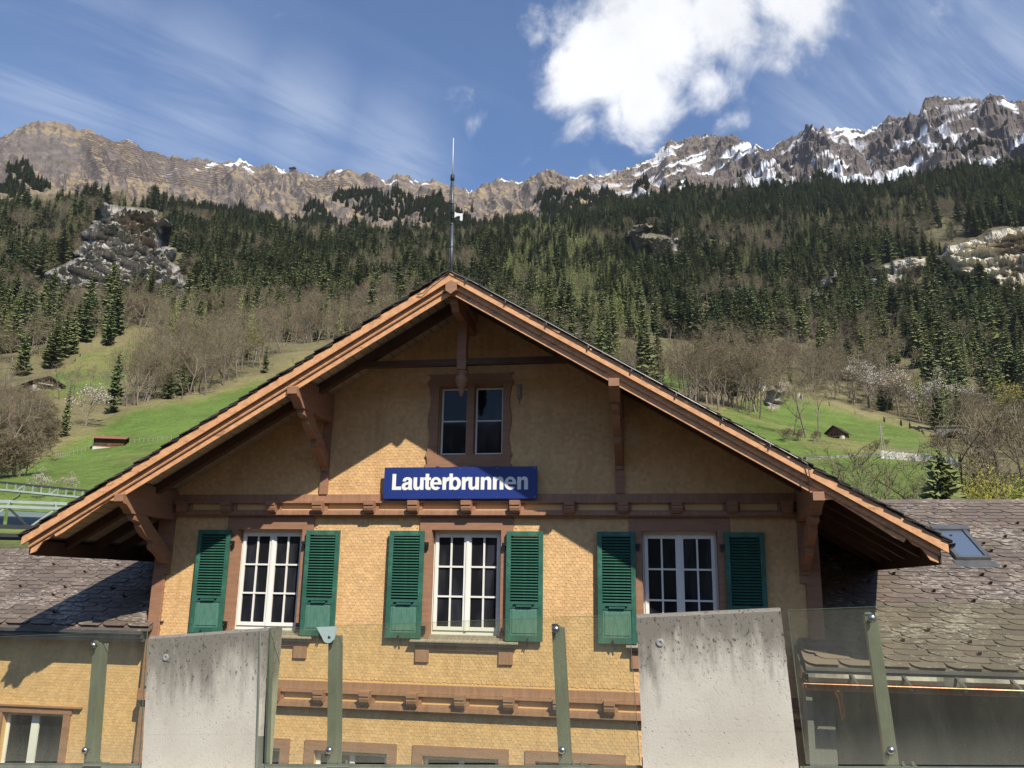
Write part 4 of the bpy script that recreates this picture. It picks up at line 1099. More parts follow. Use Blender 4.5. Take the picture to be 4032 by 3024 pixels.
def pillar(name, poly, mat, label, disc):
    root = empty(name, (0, 0, 0), label, 'concrete pillar'); root.matrix_world = FM
    n = 26
    m = MB(); y0, y1 = -.10, .16
    # finely divided block with a slightly worn outline and a sloped top
    (xa0, xb0), (xa1, xb1), h0, hl, hr = poly
    zs = [h0 + (1 - h0) * t for t in np.linspace(0, 1, n)]
    ring = []
    for k in range(n + 1):
        t = k / n
        xa = xa0 + (xa1 - xa0) * t; xb = xb0 + (xb1 - xb0) * t
        zl = h0 + (hl - h0) * t; zr_ = h0 + (hr - h0) * t
        e = .0012
        ring.append([(xa + RNG.gauss(0, e), y0, zl), (xb + RNG.gauss(0, e), y0, zr_), (xb + RNG.gauss(0, e), y1, zr_), (xa + RNG.gauss(0, e), y1, zl)])
    for k in range(n):
        for i in range(4):
            j = (i + 1) % 4
            m.face([ring[k][i], ring[k][j], ring[k + 1][j], ring[k + 1][i]])
    top = [(p[0], p[1] + (.028 if p[1] < 0 else -.01), p[2] + .022) for p in ring[-1]]
    for i in range(4):
        j = (i + 1) % 4
        m.face([ring[-1][i], ring[-1][j], top[j], top[i]])
    # worn, pitted upper arris
    m.face(top)
    o = m.build('concrete_block', mat, root, bevel=.006)
    MB().lathe([(.030, 0), (.030, .006), (.024, .009), (.012, .009), (.010, .003)], (disc[0], 0, 0), 20, 'y').build('anchor_disc', material('grey_anchor_cap', (.30, .29, .28), .5, .1, 10), root).matrix_local = Matrix(((1, 0, 0, disc[0]), (0, -1, 0, y0 - .0005), (0, 0, 1, disc[1]), (0, 0, 0, 1))) @ Matrix.Translation((-disc[0], 0, 0))
    return root
pillar('concrete_pillar', ((-1.78, -.69), (-1.79, -.60), -.35, 1.05, 1.085), conc_a, 'streaked grey concrete pillar with dark weather stains, left of the broken glass corner', (-1.60, .885))
pillar('concrete_pillar', ((2.56, 3.685), (2.61, 3.69), -.35, 1.075, 1.085), conc_b, 'broad pale concrete pillar in front of the right window, with black pits along its top', (2.775, .885))

def balustrade(x0, x1, glass, posts, label, extra=None, group='glass balustrades between the pillars'):
    root = empty('glass_balustrade', (0, 0, 0), label, 'balustrade'); root.matrix_world = FM
    r = MB(); r.box(x0, x1, -.03, .045, -.06, -.02); r.box(x0, x1, -.05, -.031, -.045, .0)
    r.build('bottom_rail', steel_m, root, bevel=.003)
    gx0, gx1, gh0, gh1 = glass
    g = MB().box(gx0, gx1, -.078, -.066, .02, gh1); p = g.build('glass_panel', bal_glass, root)
    e = MB(); e.box(gx0, gx1, -.077, -.067, gh1 + .0005, gh1 + .003); e.box(gx1 + .0005, gx1 + .004, -.077, -.067, .02, gh1); e.box(gx0 - .004, gx0 - .0005, -.077, -.067, .02, gh1)
    e.build('glass_edge', edge_glass, p)
    for px in posts:
        m = MB(); w = .044
        m.xz([(px - w, -.015), (px + w, -.015), (px + w, 1.02), (px - w * .2, 1.055), (px - w, 1.05)], -.028, -.020)
        m.box(px - w, px - w + .008, -.0195, .075, -.015, 1.03); m.box(px + w - .008, px + w, -.0195, .075, -.015, 1.02)
        po = m.build('post', steel_m, root, bevel=.002)
        for bz in (1.01, .11):
            MB().lathe([(.014, .045), (.014, .0), (.030, -.002), (.030, -.012), (.022, -.024), (.010, -.030)], (px - .003, -.066, bz), 16, 'y').build('bolt', bolt_m, po, True)
        bp = MB(); bp.box(px - .02, px + .17, -.065, .05, -.02, -.008); 
        for q in (.07, .135): bp.lathe([(.016, -.008), (.016, .012), (.008, .012), (.008, .03)], (px + q, -.03, 0), 6)
        bp.build('base_plate', steel_m, po)
    if extra: extra(root)
    return root
def side_channel(root):
    c = MB(); c.box(-.672, -.655, -.11, .0, -.05, 1.09); c.box(-.655, -.60, -.005, .01, -.05, 1.085); c.box(-.612, -.600, -.06, -.006, -.05, 1.085)
    c.build('side_channel', steel_m, root, bevel=.003)
    frost = bpy.data.materials.new('frosted_glass'); frost.use_nodes = True
    T = NT(frost.node_tree); P = T.n['Principled BSDF']; co = T.add('ShaderNodeTexCoord').outputs['Object']
    T.l.new(T.mix(T.noise(co, 30, 5, .7), (.36, .50, .46), (.62, .72, .68)), P.inputs['Base Color']); P.inputs['Roughness'].default_value = .25
    P.inputs['Transmission Weight'].default_value = .25
    pts = [(-.135, 1.098), (-.085, 1.02), (-.06, .975), (-.03, .962), (.0, .965), (.03, .99), (.045, 1.03), (.055, 1.098)]
    MB().xz(pts, -.094, -.080).build('frosted_corner_plate', frost, root)
balustrade(-6.2, -1.81, (-6.1, -1.832, .02, 1.12), [-2.40, -4.55], 'clear glass balustrade with one slim steel post, left of the streaked pillar')
balustrade(-.66, 2.55, (-.585, 2.545, .02, 1.10), [-.01, 1.958], 'long glass balustrade on two steel posts between the two concrete pillars', side_channel)
balustrade(3.70, 8.6, (3.745, 8.5, .02, 1.09), [4.325, 6.9], 'glass balustrade with one steel post in front of the copper gutter')
k = MB(); k.box(-6.3, 8.7, -.25, .20, -4.5, -.075)
ko = k.build('kerb_wall', kerb_m, None, bevel=.01); ko.matrix_world = FM
tag(ko, 'low concrete kerb wall carrying the pillars and glass along the ramp', 'kerb wall')
pl = MB().box(-40, 45, -60, -6.6, -1.75, -1.55).build('plaza_pavement', material('plaza_paving', (.042, .041, .039), .9, .12, 1.5, bump=.2, bscale=30))
tag(pl, 'paved plaza the balustrade closes off', kind='structure')

# ------------------------------------------------------------------ station name board
sign = empty('station_sign', (0, 0, 0), 'blue station name board reading Lauterbrunnen in white letters under the gable window', 'sign')
blue = material('blue_enamel', (.017, .038, .195), .35, .04, 2, spec=.5)
letter_m = material('white_lettering', (.84, .83, .77), .4, .02, 3)
SX0, SX1, SZ0, SZ1 = -1.385, 1.165, 1.512, 2.028
s_ = MB().box(SX0, SX1, -.15, -.125, SZ0, SZ1).build('board', blue, sign, bevel=.003)
MB().box(SX0 + .2, SX1 - .2, -.124, -.046, SZ0 + .1, SZ1 - .1).build('mounting_frame', iron_m, sign)
sc = MB()
for x in np.linspace(SX0 + .04, SX1 - .04, 5):
    for z in (SZ0 + .025, SZ1 - .025): sc.lathe([(.008, -.0005), (.007, -.004), (.003, -.005)], (x, -.15, z), 8, 'y')
sc.build('screws', bolt_m, sign)
def ell(cx, cy_, rx, ry, a0, a1, n=18): return [(cx + rx * math.cos(R(a)), cy_ + ry * math.sin(R(a))) for a in np.linspace(a0, a1, n)]
def bez(p0, p1, p2, p3, n=8):
    return [tuple((1 - t) ** 3 * p0[i] + 3 * (1 - t) ** 2 * t * p1[i] + 3 * (1 - t) * t * t * p2[i] + t ** 3 * p3[i] for i in (0, 1)) for t in np.linspace(0, 1, n)]
def glyph(ch):
    if ch == 'L': return [(0, 0), (.774, 0), (.774, .27), (.31, .27), (.31, 1.293), (0, 1.293)], []
    if ch in 'nu':
        W_ = .85
        o = [(0, 0), (.30, 0), (.30, .56)] + bez((.30, .56), (.30, .72), (.37, .78), (.44, .78)) + bez((.44, .78), (.52, .78), (.55, .72), (.55, .60)) + [(.55, 0), (.85, 0), (.85, .66)] + bez((.85, .66), (.85, .90), (.75, 1.025), (.56, 1.025)) + bez((.56, 1.025), (.44, 1.025), (.35, .97), (.285, .87)) + [(.285, 1.0), (0, 1.0)]
        if ch == 'u': o = [(W_ - x, 1.0 - y) for x, y in o]
        return o, []
    if ch == 'r': return [(0, 0), (.30, 0), (.30, .45)] + bez((.30, .45), (.30, .64), (.38, .72), (.54, .715)) + [(.54, 1.02)] + bez((.54, 1.02), (.42, 1.04), (.33, .96), (.285, .83)) + [(.285, 1.0), (0, 1.0)], []
    if ch == 't': return [(.11, .78), (.11, .24)] + bez((.11, .24), (.11, .06), (.20, -.01), (.38, -.01)) + [(.56, .0), (.56, .22)] + bez((.56, .22), (.44, .205), (.40, .22), (.40, .32)) + [(.40, .78), (.56, .78), (.56, 1.0), (.40, 1.0), (.40, 1.29), (.11, 1.29), (.11, 1.0), (0, 1.0), (0, .78)], []
    if ch == 'b': return [(0, 0), (.285, 0), (.285, .115)] + ell(.52, .50, .44, .525, -122, 122, 30) + [(.285, .885), (.285, 1.293), (0, 1.293)], [ell(.475, .50, .185, .29, 360, 0, 26)[:-1]]
    if ch == 'e': return [(.94, .42)] + [(.94, .46)] + ell(.47, .50, .47, .525, 0, 320, 44) + [(.575, .262)] + ell(.47, .42, .185, .20, 300, 180, 10) + [(.285, .42)], [[(.29, .60)] + ell(.47, .60, .18, .215, 180, 0, 14)[1:-1] + [(.65, .60)]]
    if ch == 'a':
        o = [(.06, .68), (.345, .68)] + bez((.345, .68), (.36, .79), (.40, .82), (.455, .82)) + bez((.455, .82), (.53, .82), (.565, .78), (.555, .70)) + bez((.555, .70), (.55, .63), (.45, .62), (.36, .605)) + bez((.36, .605), (.12, .57), (.0, .48), (.0, .28)) + bez((.0, .28), (.0, .08), (.12, -.025), (.27, -.025)) + bez((.27, -.025), (.40, -.025), (.49, .02), (.565, .10)) + [(.585, 0), (.90, 0), (.90, .045)] + bez((.90, .045), (.86, .08), (.85, .13), (.85, .22)) + [(.85, .72)] + bez((.85, .72), (.85, .93), (.70, 1.025), (.46, 1.025)) + bez((.46, 1.025), (.20, 1.025), (.07, .90), (.06, .68))
        return o, [[(.555, .45)] + bez((.50, .42), (.36, .40), (.30, .37), (.30, .29), 6) + bez((.30, .29), (.30, .20), (.36, .18), (.41, .18), 6) + bez((.41, .18), (.50, .18), (.555, .25), (.555, .34), 6)]
X_ = [290, 398, 527, 645, 713, 848, 922, 1060, 1133, 1265, 1396, 1520, 1657]
k_ = (SX1 - SX0) / 1672.0
for ch, px in zip('Lauterbrunnen', X_):
    out, hs = glyph(ch)
    ox = SX0 + (px - 196) * k_; sc_ = 133 * k_; oz = SZ0 + 95 * k_
    pts = []
    for p in out:
        q = (ox + p[0] * sc_, oz + p[1] * sc_)
        if not pts or (abs(q[0] - pts[-1][0]) + abs(q[1] - pts[-1][1])) > 1e-5: pts.append(q)
    if abs(pts[0][0] - pts[-1][0]) + abs(pts[0][1] - pts[-1][1]) < 1e-5: pts.pop()
    MB().xz(pts, -.1535, -.1495, [[(ox + a * sc_, oz + b_ * sc_) for a, b_ in h] for h in hs]).build('letter', letter_m, sign)

# ------------------------------------------------------------------ antenna mast on the ridge
mast = empty('antenna_mast', (-.06, -1.35, 4.85), 'slim grey antenna mast with white whip and small white bracket on the roof ridge', 'antenna')
pipe_m = material('grey_mast_paint', (.10, .115, .13), .45, .12, 6, metal=.5)
P0 = Vector((0, 0, 0))
def mp_(z, x): return (x, 0, z - 4.85)
m = MB(); m.tube([mp_(4.75, 0), mp_(5.75, -.013)], .025, 12); m.tube([mp_(5.75, -.013), mp_(6.55, -.033)], .021, 12)
for z in (5.35, 5.74, 6.1): m.tube([mp_(z, -.005 - (z - 4.85) * .016), mp_(z + .03, -.005 - (z - 4.85) * .016)], .029, 12)
m.build('mast_pipe', pipe_m, mast, True)
MB().lathe([(.024, 1.66), (.034, 1.67), (.034, 1.76), (.016, 1.775)], (-.034, 0, 0), 12).build('whip_socket', material('black_plastic', (.02, .02, .02), .5, .1, 4), mast, True)
MB().tube([mp_(6.6, -.034), mp_(7.28, -.041)], [.008, .005], 8).build('whip_antenna', material('white_fibreglass', (.75, .76, .74), .4, .02, 4), mast, True)
MB().tube([(-.045, -.02, -.05), (-.05, -.02, .5), (-.052, -.02, 1.0), (-.06, -.02, 1.45), (-.05, -.01, 1.64)], .007, 6).build('cable', MATS['black_plastic'], mast)
wb = MB(); wb.prism([(.03, 1.11), (.05, 1.085), (.10, 1.072), (.14, 1.066), (.172, 1.07), (.16, 1.045), (.16, .945), (.145, .94), (.118, .955), (.122, 1.025), (.08, 1.03), (.03, 1.0)], lambda u, v, w: (u, w, v), -.03, -.015)
wb.build('white_bracket', MATS['white_fibreglass'], mast)
cl_ = MB()
for z in (1.0, 1.10): cl_.tube([(-.015, 0, z), (-.015, 0, z + .015)], .034, 10)
cl_.build('clamp', iron_m, mast)

# ------------------------------------------------------------------ trees
def leaf_material(name, a, b, trans=.15, rough=.7):
    m = bpy.data.materials.new(name); m.use_nodes = True
    T = NT(m.node_tree); P = T.n['Principled BSDF']
    ob = T.add('ShaderNodeObjectInfo').outputs['Random']; isl = T.add('ShaderNodeNewGeometry').outputs['Random Per Island']
    f = T.math('ADD', T.math('MULTIPLY', ob, .65), T.math('MULTIPLY', isl, .35))
    loc = T.add('ShaderNodeObjectInfo').outputs['Location']
    f = T.math('ADD', T.math('MULTIPLY', f, .62), T.math('MULTIPLY', T.ramp(T.noise(loc, .016, 3, .6), .3, .7), .38))
    T.l.new(T.mix(f, a, b), P.inputs['Base Color'])
    P.inputs['Roughness'].default_value = rough; P.inputs['Specular IOR Level'].default_value = .15
    return m
spruce_m = leaf_material('spruce_needles', (.060, .094, .034), (.22, .235, .09))
larch_m = leaf_material('larch_needles', (.19, .235, .07), (.33, .335, .13))
twig_m = leaf_material('bare_twigs', (.140, .108, .066), (.245, .205, .125))
olive_m = leaf_material('budding_twigs', (.150, .140, .060), (.235, .205, .095))
blossom_m = leaf_material('blossom', (.58, .50, .43), (.74, .69, .62))
yellow_m = leaf_material('yellow_green_leaves', (.25, .24, .035), (.40, .36, .07))
bark_m = material('grey_bark', (.20, .165, .125), .9, .25, 2, rnd=.3)
dark_bark = material('dark_bark', (.075, .055, .04), .9, .25, 2, rnd=.3)

def tree_arrays():
    return MB()
def spruce_mesh(seed, h=22.0, w=3.4, whorls=24, sparse=0.0, fine=1.0, pw=.80):
    rg = random.Random(seed); t = MB(); c = MB()
    t.tube([(0, 0, -1.5), (0, 0, h * .5), (0, 0, h * .985)], [.24, .15, .02], 5, False)
    for k in range(whorls):
        q = k / (whorls - 1)
        z = h * (.07 + .91 * q ** .92)
        rad = w * (1 - q) ** pw * rg.uniform(.72, 1.18) + .22
        if q < .12: rad *= .8
        nb = max(6, int(13 * (1 - q) + 6))
        a0 = rg.random() * 6.28
        for j in range(nb):
            if rg.random() < .10 + sparse: continue
            a = a0 + 6.283 * j / nb + rg.uniform(-.25, .25)
            L = rad * rg.uniform(.62, 1.12)
            dx, dy = math.cos(a), math.sin(a); px, py = -dy, dx
            dr = rg.uniform(.22, .48) * L; zz = z + rg.uniform(-.25, .25)
            wd = (L * rg.uniform(.17, .28) + .09) * fine
            tip = (dx * L, dy * L, zz - dr * .75)
            m1 = (dx * L * .62 + px * wd, dy * L * .62 + py * wd, zz - dr * .75 - .12 * L)
            m2 = (dx * L * .62 - px * wd, dy * L * .62 - py * wd, zz - dr * .75 - .12 * L)
            mid = (dx * L * .55, dy * L * .55, zz - dr * .42)
            root = (0, 0, zz + .12 * L)
            c.face([root, m1, mid]); c.face([root, mid, m2]); c.face([m1, tip, mid]); c.face([mid, tip, m2])
            # hanging sprays
            g = rg.uniform(.18, .34) * L + .15
            s0 = (dx * L * .35, dy * L * .35, zz - dr * .2); s1 = (dx * L * .95, dy * L * .95, zz - dr * .72)
            sm = (dx * L * .68 + px * .1, dy * L * .68 + py * .1, zz - dr * .6 - g)
            c.face([s0, s1, sm])
    return t, c
def larch_mesh(seed, h=23.0, w=3.0):
    rg = random.Random(seed); t = MB(); c = MB()
    t.tube([(0, 0, -1.5), (rg.uniform(-.3, .3), 0, h * .5), (0, 0, h * .985)], [.22, .14, .02], 5, False)
    for k in range(30):
        q = k / 29; z = h * (.16 + .82 * q); rad = w * (1 - q) ** .75 * rg.uniform(.6, 1.1) + .2
        for j in range(rg.randint(4, 7)):
            a = rg.random() * 6.283; L = rad * rg.uniform(.5, 1.15); dx, dy = math.cos(a), math.sin(a); px, py = -dy, dx
            for s in range(6):
                u = rg.uniform(.2, 1.0); sz = rg.uniform(.28, .6) * (.55 + .5 * (1 - q))
                cx_, cy2, cz = dx * L * u + rg.uniform(-.3, .3), dy * L * u + rg.uniform(-.3, .3), z + L * .12 * u + rg.uniform(-.3, .3)
                v = [Vector((rg.gauss(0, 1), rg.gauss(0, 1), rg.gauss(0, .8))).normalized() * sz for _ in range(3)]
                c.face([(cx_ + q_.x, cy2 + q_.y, cz + q_.z) for q_ in v])
    return t, c
def bare_mesh(seed, h=18.0, spread=.42, depth=4, leaf=0, leaf_sz=.25, trunk=.24, fork=.32, dense=1.0):
    """leafless broad-leaved tree: trunk, limbs, a haze of fine twigs (and leaf or blossom flecks)"""
    rg = random.Random(seed); t = MB(); c = MB()
    def twig(p, d, L, wd):
        s = d.cross(Vector((rg.gauss(0, 1), rg.gauss(0, 1), rg.gauss(0, 1)))).normalized() * wd
        e = p + d * L + Vector((0, 0, .06 * L))
        c.face([p - s, p + s, e])
    ends = []
    def grow(p, d, L, r, lev):
        n = 3
        pts, rr = [p], [r]
        q = p; dd = d.copy()
        for i in range(n):
            dd = (dd + Vector((rg.gauss(0, .13), rg.gauss(0, .13), rg.gauss(0, .05) + .07))).normalized()
            q = q + dd * (L / n); pts.append(q); rr.append(r * (1 - .45 * (i + 1) / n))
        if lev <= 2: t.tube(pts, rr, 5 if lev == 0 else 3, False)
        else:
            s = dd.cross(Vector((rg.gauss(0, 1), rg.gauss(0, 1), .2))).normalized() * max(r, .028)
            c.face([p - s, p + s, q + s * .4, q - s * .4])
        if lev >= depth:
            for i in range(int(5 * dense)):
                a = pts[rg.randint(1, n)]
                v = (dd + Vector((rg.gauss(0, .75), rg.gauss(0, .75), rg.gauss(.15, .5)))).normalized()
                twig(a, v, L * rg.uniform(.5, 1.1), .026)
            ends.append(q)
            return
        nb = rg.randint(3, 4) if lev else rg.randint(5, 7)
        for i in range(nb):
            u = rg.uniform(.35, 1.0) if lev else fork + (1 - fork) * (i + .5) / nb
            k = min(int(u * n), n - 1); a = pts[k].lerp(pts[k + 1], u * n - k)
            ang = rg.random() * 6.283
            perp = dd.orthogonal().normalized(); perp.rotate(Matrix.Rotation(ang, 3, dd))
            sp = spread * rg.uniform(.8, 1.7)
            v = (dd * 1.0 + perp * sp * 1.6).normalized()
            grow(a, v, L * rg.uniform(.45, .66) * (1.12 - .5 * (u if lev == 0 else 0)), r * (1 - .45 * u) * rg.uniform(.45, .62), lev + 1)
    grow(Vector((0, 0, -.8)), Vector((0, 0, 1)), h * .78, trunk, 0)
    if leaf:
        fl = MB()
        for i in range(leaf):
            e = rg.choice(ends) + Vector((rg.gauss(0, .45), rg.gauss(0, .45), rg.gauss(0, .4)))
            v = [Vector((rg.gauss(0, 1), rg.gauss(0, 1), rg.gauss(0, 1))).normalized() * leaf_sz * rg.uniform(.6, 1.2) for _ in range(3)]
            fl.face([e + q for q in v])
        return t, c, fl
    return t, c
def bush_mesh(seed, h=5.0, r=3.0, n=1400, sz=.16):
    rg = random.Random(seed); t = MB(); c = MB()
    for k in range(9):
        a = rg.random() * 6.28; e = Vector((math.cos(a) * r * rg.uniform(.2, .7), math.sin(a) * r * rg.uniform(.2, .7), h * rg.uniform(.6, .95)))
        t.tube([(e.x * .1, e.y * .1, -.4), (e.x * .55, e.y * .55, e.z * .6), tuple(e)], [.07, .05, .015], 4, False)
    cl = [(rg.uniform(0, 6.28), rg.random() ** .5 * r * .85, rg.uniform(.25, .95) * h, rg.uniform(.5, 1.1)) for _ in range(26)]
    for i in range(n):
        a, q, z, s = rg.choice(cl)
        p = Vector((math.cos(a) * q + rg.gauss(0, .5) * s, math.sin(a) * q + rg.gauss(0, .5) * s, max(.1, z * (1 - .25 * (q / r) ** 2) + rg.gauss(0, .45) * s)))
        v = [Vector((rg.gauss(0, 1), rg.gauss(0, 1), rg.gauss(0, 1))).normalized() * sz * rg.uniform(.6, 1.3) for _ in range(3)]
        c.face([p + q_ for q_ in v])
    return t, c
def joined(parts, mats, name):
    m = MB()
    for i, p in enumerate(parts):
        b = len(m.v); m.v += p.v; m.f += [tuple(b + k for k in f) for f in p.f]; m.m += [i] * len(p.f)
    return m.mesh(name, mats, fix=False)

KINDS = {}
def kind(key, name, gens, mats, h):
    KINDS[key] = dict(name=name, h=h, whole=[joined(g, mats, name) for g in gens],
                      trunk=[g[0].mesh('trunk', mats[0], fix=False) for g in gens], crown=[joined(g[1:], mats[1:], 'crown') for g in gens])
kind('spruce', 'spruce_tree', [spruce_mesh(s, 22, w_, 24, sp_) for s, w_, sp_ in ((1, 3.4, 0), (2, 2.9, .05), (3, 3.9, 0), (4, 2.5, .12), (5, 3.2, .02))] + [spruce_mesh(6, 20, 3.5, 22, .10, 1.2, .52), spruce_mesh(7, 21, 3.0, 22, .2, 1.25, .45), spruce_mesh(8, 22, 4.2, 24, .05, 1.1, .62)], [dark_bark, spruce_m], 22.0)
kind('larch', 'larch_tree', [larch_mesh(s) for s in (11, 12, 13)], [bark_m, larch_m], 23.0)
kind('bare', 'bare_tree', [bare_mesh(s, 18, sp_, dense=.62, trunk=.27) for s, sp_ in ((21, .40), (22, .34), (23, .46), (24, .30), (25, .38))], [bark_m, twig_m], 18.0)
kind('olive', 'budding_tree', [bare_mesh(s, 18, .40, leaf=380, leaf_sz=.15, dense=.6) for s in (31, 32, 33)], [bark_m, twig_m, olive_m], 18.0)
kind('blossom', 'blossom_tree', [bare_mesh(s, 12, .45, 4, leaf=1900, leaf_sz=.20) for s in (41, 42)], [bark_m, twig_m, blossom_m], 12.0)
kind('yellow', 'yellow_green_tree', [bare_mesh(s, 12, .42, 4, leaf=1500, leaf_sz=.18) for s in (51, 52)], [bark_m, twig_m, yellow_m], 12.0)
kind('bush', 'yellow_bush', [bush_mesh(s, n=4200, sz=.085) for s in (61, 62)], [bark_m, yellow_m], 5.0)
kind('scrub', 'brown_bush', [bare_mesh(s, 6, .6, 4, trunk=.10, fork=.08, dense=1.4) for s in (71, 72, 73)], [bark_m, twig_m], 6.0)
# bigger, finer trees for the row just behind the right wing
kind('fine_spruce', 'young_spruce_tree', [spruce_mesh(81, 9.0, 2.7, 44, 0, .55)], [dark_bark, spruce_m], 9.0)
kind('fine_bare', 'bare_tree', [bare_mesh(s, 11, .5, 4, trunk=.20, dense=.55, fork=.2) for s in (91, 92)], [dark_bark, twig_m], 11.0)
kind('fine_olive', 'budding_tree', [bare_mesh(s, 11, .42, 4, leaf=700, leaf_sz=.07, trunk=.15, dense=.7, fork=.2) for s in (93, 94)], [bark_m, twig_m, olive_m], 11.0)

TREE_N = [0]
def plant(key, az, d, h, label, group=None, parts=False, wide=1.0, cat='tree', sink=0.0):
    K = KINDS[key]; i = RNG.randrange(len(K['whole'])); s = h / K['h']
    loc = on_ground(az, d, -sink); rz = RNG.uniform(0, 6.28)
    TREE_N[0] += 1
    if parts:
        root = empty(K['name'], loc, label, cat, group); root.rotation_euler = (0, 0, rz); root.scale = (s * wide, s * wide, s)
        link('trunk', K['trunk'][i], root); link('crown', K['crown'][i], root)
        return root
    o = link(K['name'], K['whole'][i]); o.location = loc; o.rotation_euler = (RNG.gauss(0, .02), RNG.gauss(0, .02), rz); o.scale = (s * wide, s * wide, s)
    return tag(o, label, cat, group)

# --- single trees one can point to: (kind, foot bearing/elevation, height m, label)
SINGLE = [
    ('spruce', [(-38.16,8.32)], 17, 'solitary dark spruce at the lower left meadow edge beside the white blossom tree'),
    ('spruce', [(-35.65,10.04)], 24, 'tall broad spruce on the meadow edge above the red roofed barn'),
    ('blossom', [(-37.03,8.99)], 13, 'whitish blossoming tree between two spruces above the left meadow'),
    ('spruce', [(-36.41,14.11)], 31, 'tall spruce at the top of the small upper left meadow'),
    ('spruce', [(-26.71,13.46)], 14, 'short dense spruce on the upper meadow corner close to the left roof edge'),
    ('yellow', [(-27.45,13.73)], 16, 'yellow green budding tree beside the short spruce near the roof edge'),
    ('spruce', [(-38.47,13.26)], 30, 'broad spruce leaning over the brown chalet on the left'),
    ('spruce', [(-39.26,12.53)], 26, 'spruce behind the brown chalet, left of its roof'),
    ('spruce', [(-40.87,11.7)], 24, 'spruce left of the brown chalet at the picture edge'),
    ('bare', [(9.86,9.63)], 27, 'tall pale bare tree standing alone left of the dark roofed hut'),
    ('bare', [(9.1,9.84)], 20, 'smaller bare tree just left of the tall pale one by the hut'),
    ('bare', [(10.62,9.92)], 20, 'crooked bare tree right of the tall pale one by the hut'),
    ('bare', [(6.97,10.98)], 25, 'slender bare tree at the right end of the wood by the upper road'),
    ('blossom', [(13.74,11.71)], 22, 'pinkish blossom tree at the wood edge above the hut'),
    ('blossom', [(15.46,11.19)], 21, 'cream blossom tree below the yellow green tree at the wood edge'),
    ('yellow', [(16.07,11.54)], 19, 'round yellow green tree at the wood edge above the power pole'),
    ('blossom', [(16.78,10.43)], 17, 'low white blossom tree at the wood edge left of the stone bridge'),
    ('blossom', [(18.06,10.34)], 20, 'white blossom tree directly above the stone arch bridge'),
    ('blossom', [(19.14,10.53)], 19, 'white blossom tree above the right end of the stone bridge'),
    ('spruce', [(20.85,9.29)], 34, 'tall dark spruce right of the stone arch bridge'),
    ('spruce', [(14.91,11.14)], 17, 'small spruce between the blossom trees above the meadow'),
    ('spruce', [(9.06,12.48)], 20, 'small spruce beside the grey rock at the upper road'),
    ('yellow', [(21.84,8.54)], 24, 'yellow green tree at the right picture edge beyond the bridge'),
    ('scrub', [(17.72,7.56)], 11, 'round bare bush below the stone bridge at the meadow corner'),
]
for key, foot, h, lab in SINGLE:
    az, el = foot[0]
    plant(key, az, find_ground(az, el) - (22 if key in ('blossom', 'yellow') and az > 5 else 0), h, lab, None, True, wide=1.25 if key == 'blossom' else 1.0)
NEAR = [('fine_olive', 1885, 998, 108, 1.0, 'budding tree behind the right wing roof, nearest the gable'), ('fine_bare', 1950, 1000, 104, .95, 'dark gnarled bare tree behind the slate ridge, left of the young spruce'),
        ('fine_spruce', 2027, 985, 92, 1.25, 'young conical spruce directly behind the ridge of the right wing'), ('fine_olive', 1840, 1030, 118, 1, 'low budding tree half hidden by the right verge'),
        ('bush', 2105, 1025, 118, 1.0, 'yellow flowering bush right of the young spruce'), ('bush', 2185, 1005, 124, 1.1, 'large yellow flowering bush at the right picture edge'),
        ('fine_bare', 2075, 920, 135, .8, 'bare tree behind the smaller yellow bush'), ('fine_bare', 2150, 900, 140, .9, 'tall bare tree left of the large yellow bush'), ('fine_olive', 2205, 905, 150, .9, 'budding tree behind the large yellow bush'),
        ('fine_bare', 2110, 935, 150, .9, 'bare tree between the two yellow bushes'), ('fine_olive', 1985, 1035, 140, .9, 'thin budding tree just left behind the young spruce')]
NEARB = [(13.71,7.94),(15.42,7.81),(17.44,8.13),(12.42,7.06),(19.27,6.93),(21.24,7.36),(18.82,9.86),(20.72,10.26),(22.0,10.02),(19.64,9.38),(16.24,6.78)]
for (key, x_, y_, d, wd, lab), (az, el) in zip(NEAR, NEARB):
    top = EYE.z + d * math.tan(R(el)); g = float(ground_np(az, d))
    h = max(3.0, top - g)
    plant(key, az, d, h * (1.06 if key != 'bush' else 1.0), lab, None, True, wide=wd if key != 'bush' else wd * .9)

# --- groups: rows along the edges of meadows and woods
def row(key, pts, n, h0, h1, label, group, jit=.35, parts=True, dj=12):
    for i in range(n):
        t = RNG.random() * (len(pts) - 1); k = min(int(t), len(pts) - 2); u = t - k
        hq = RNG.random()
        az = pts[k][0] * (1 - u) + pts[k + 1][0] * u + RNG.gauss(0, jit); el = pts[k][1] * (1 - u) + pts[k + 1][1] * u + RNG.gauss(0, jit * .4)
        plant(key, az, find_ground(az, el) + RNG.uniform(0, dj), h0 + (h1 - h0) * hq, (('short ' if hq < .33 else 'middling ' if hq < .67 else 'tall ') if not label.startswith('tall') else ('very ' if hq > .6 else '')) + label, group, parts)
row('bare', [(-35.11,10.41),(-33.41,10.87),(-31.53,11.46),(-30.15,11.89),(-28.19,12.67)], 26, 12, 24, 'leafless grey brown tree in the row above the left meadow', 'bare trees along the left meadow')
row('olive', [(-34.97,10.34),(-33.14,10.95),(-31.8,11.38)], 10, 15, 21, 'leafless olive tinted tree among the row above the left meadow', 'olive trees along the left meadow')
row('spruce', [(-32.89,11.21),(-31.26,11.67),(-29.59,12.12)], 7, 15, 22, 'slim dark spruce among the bare row above the left meadow', 'spruces in the row above the left meadow')
row('bare', [(-30.8,12.72),(-29.43,13.39),(-27.74,14.31)], 14, 13, 20, 'leafless tree on the dry upper corner of the left meadow', 'bare trees on the dry meadow corner')
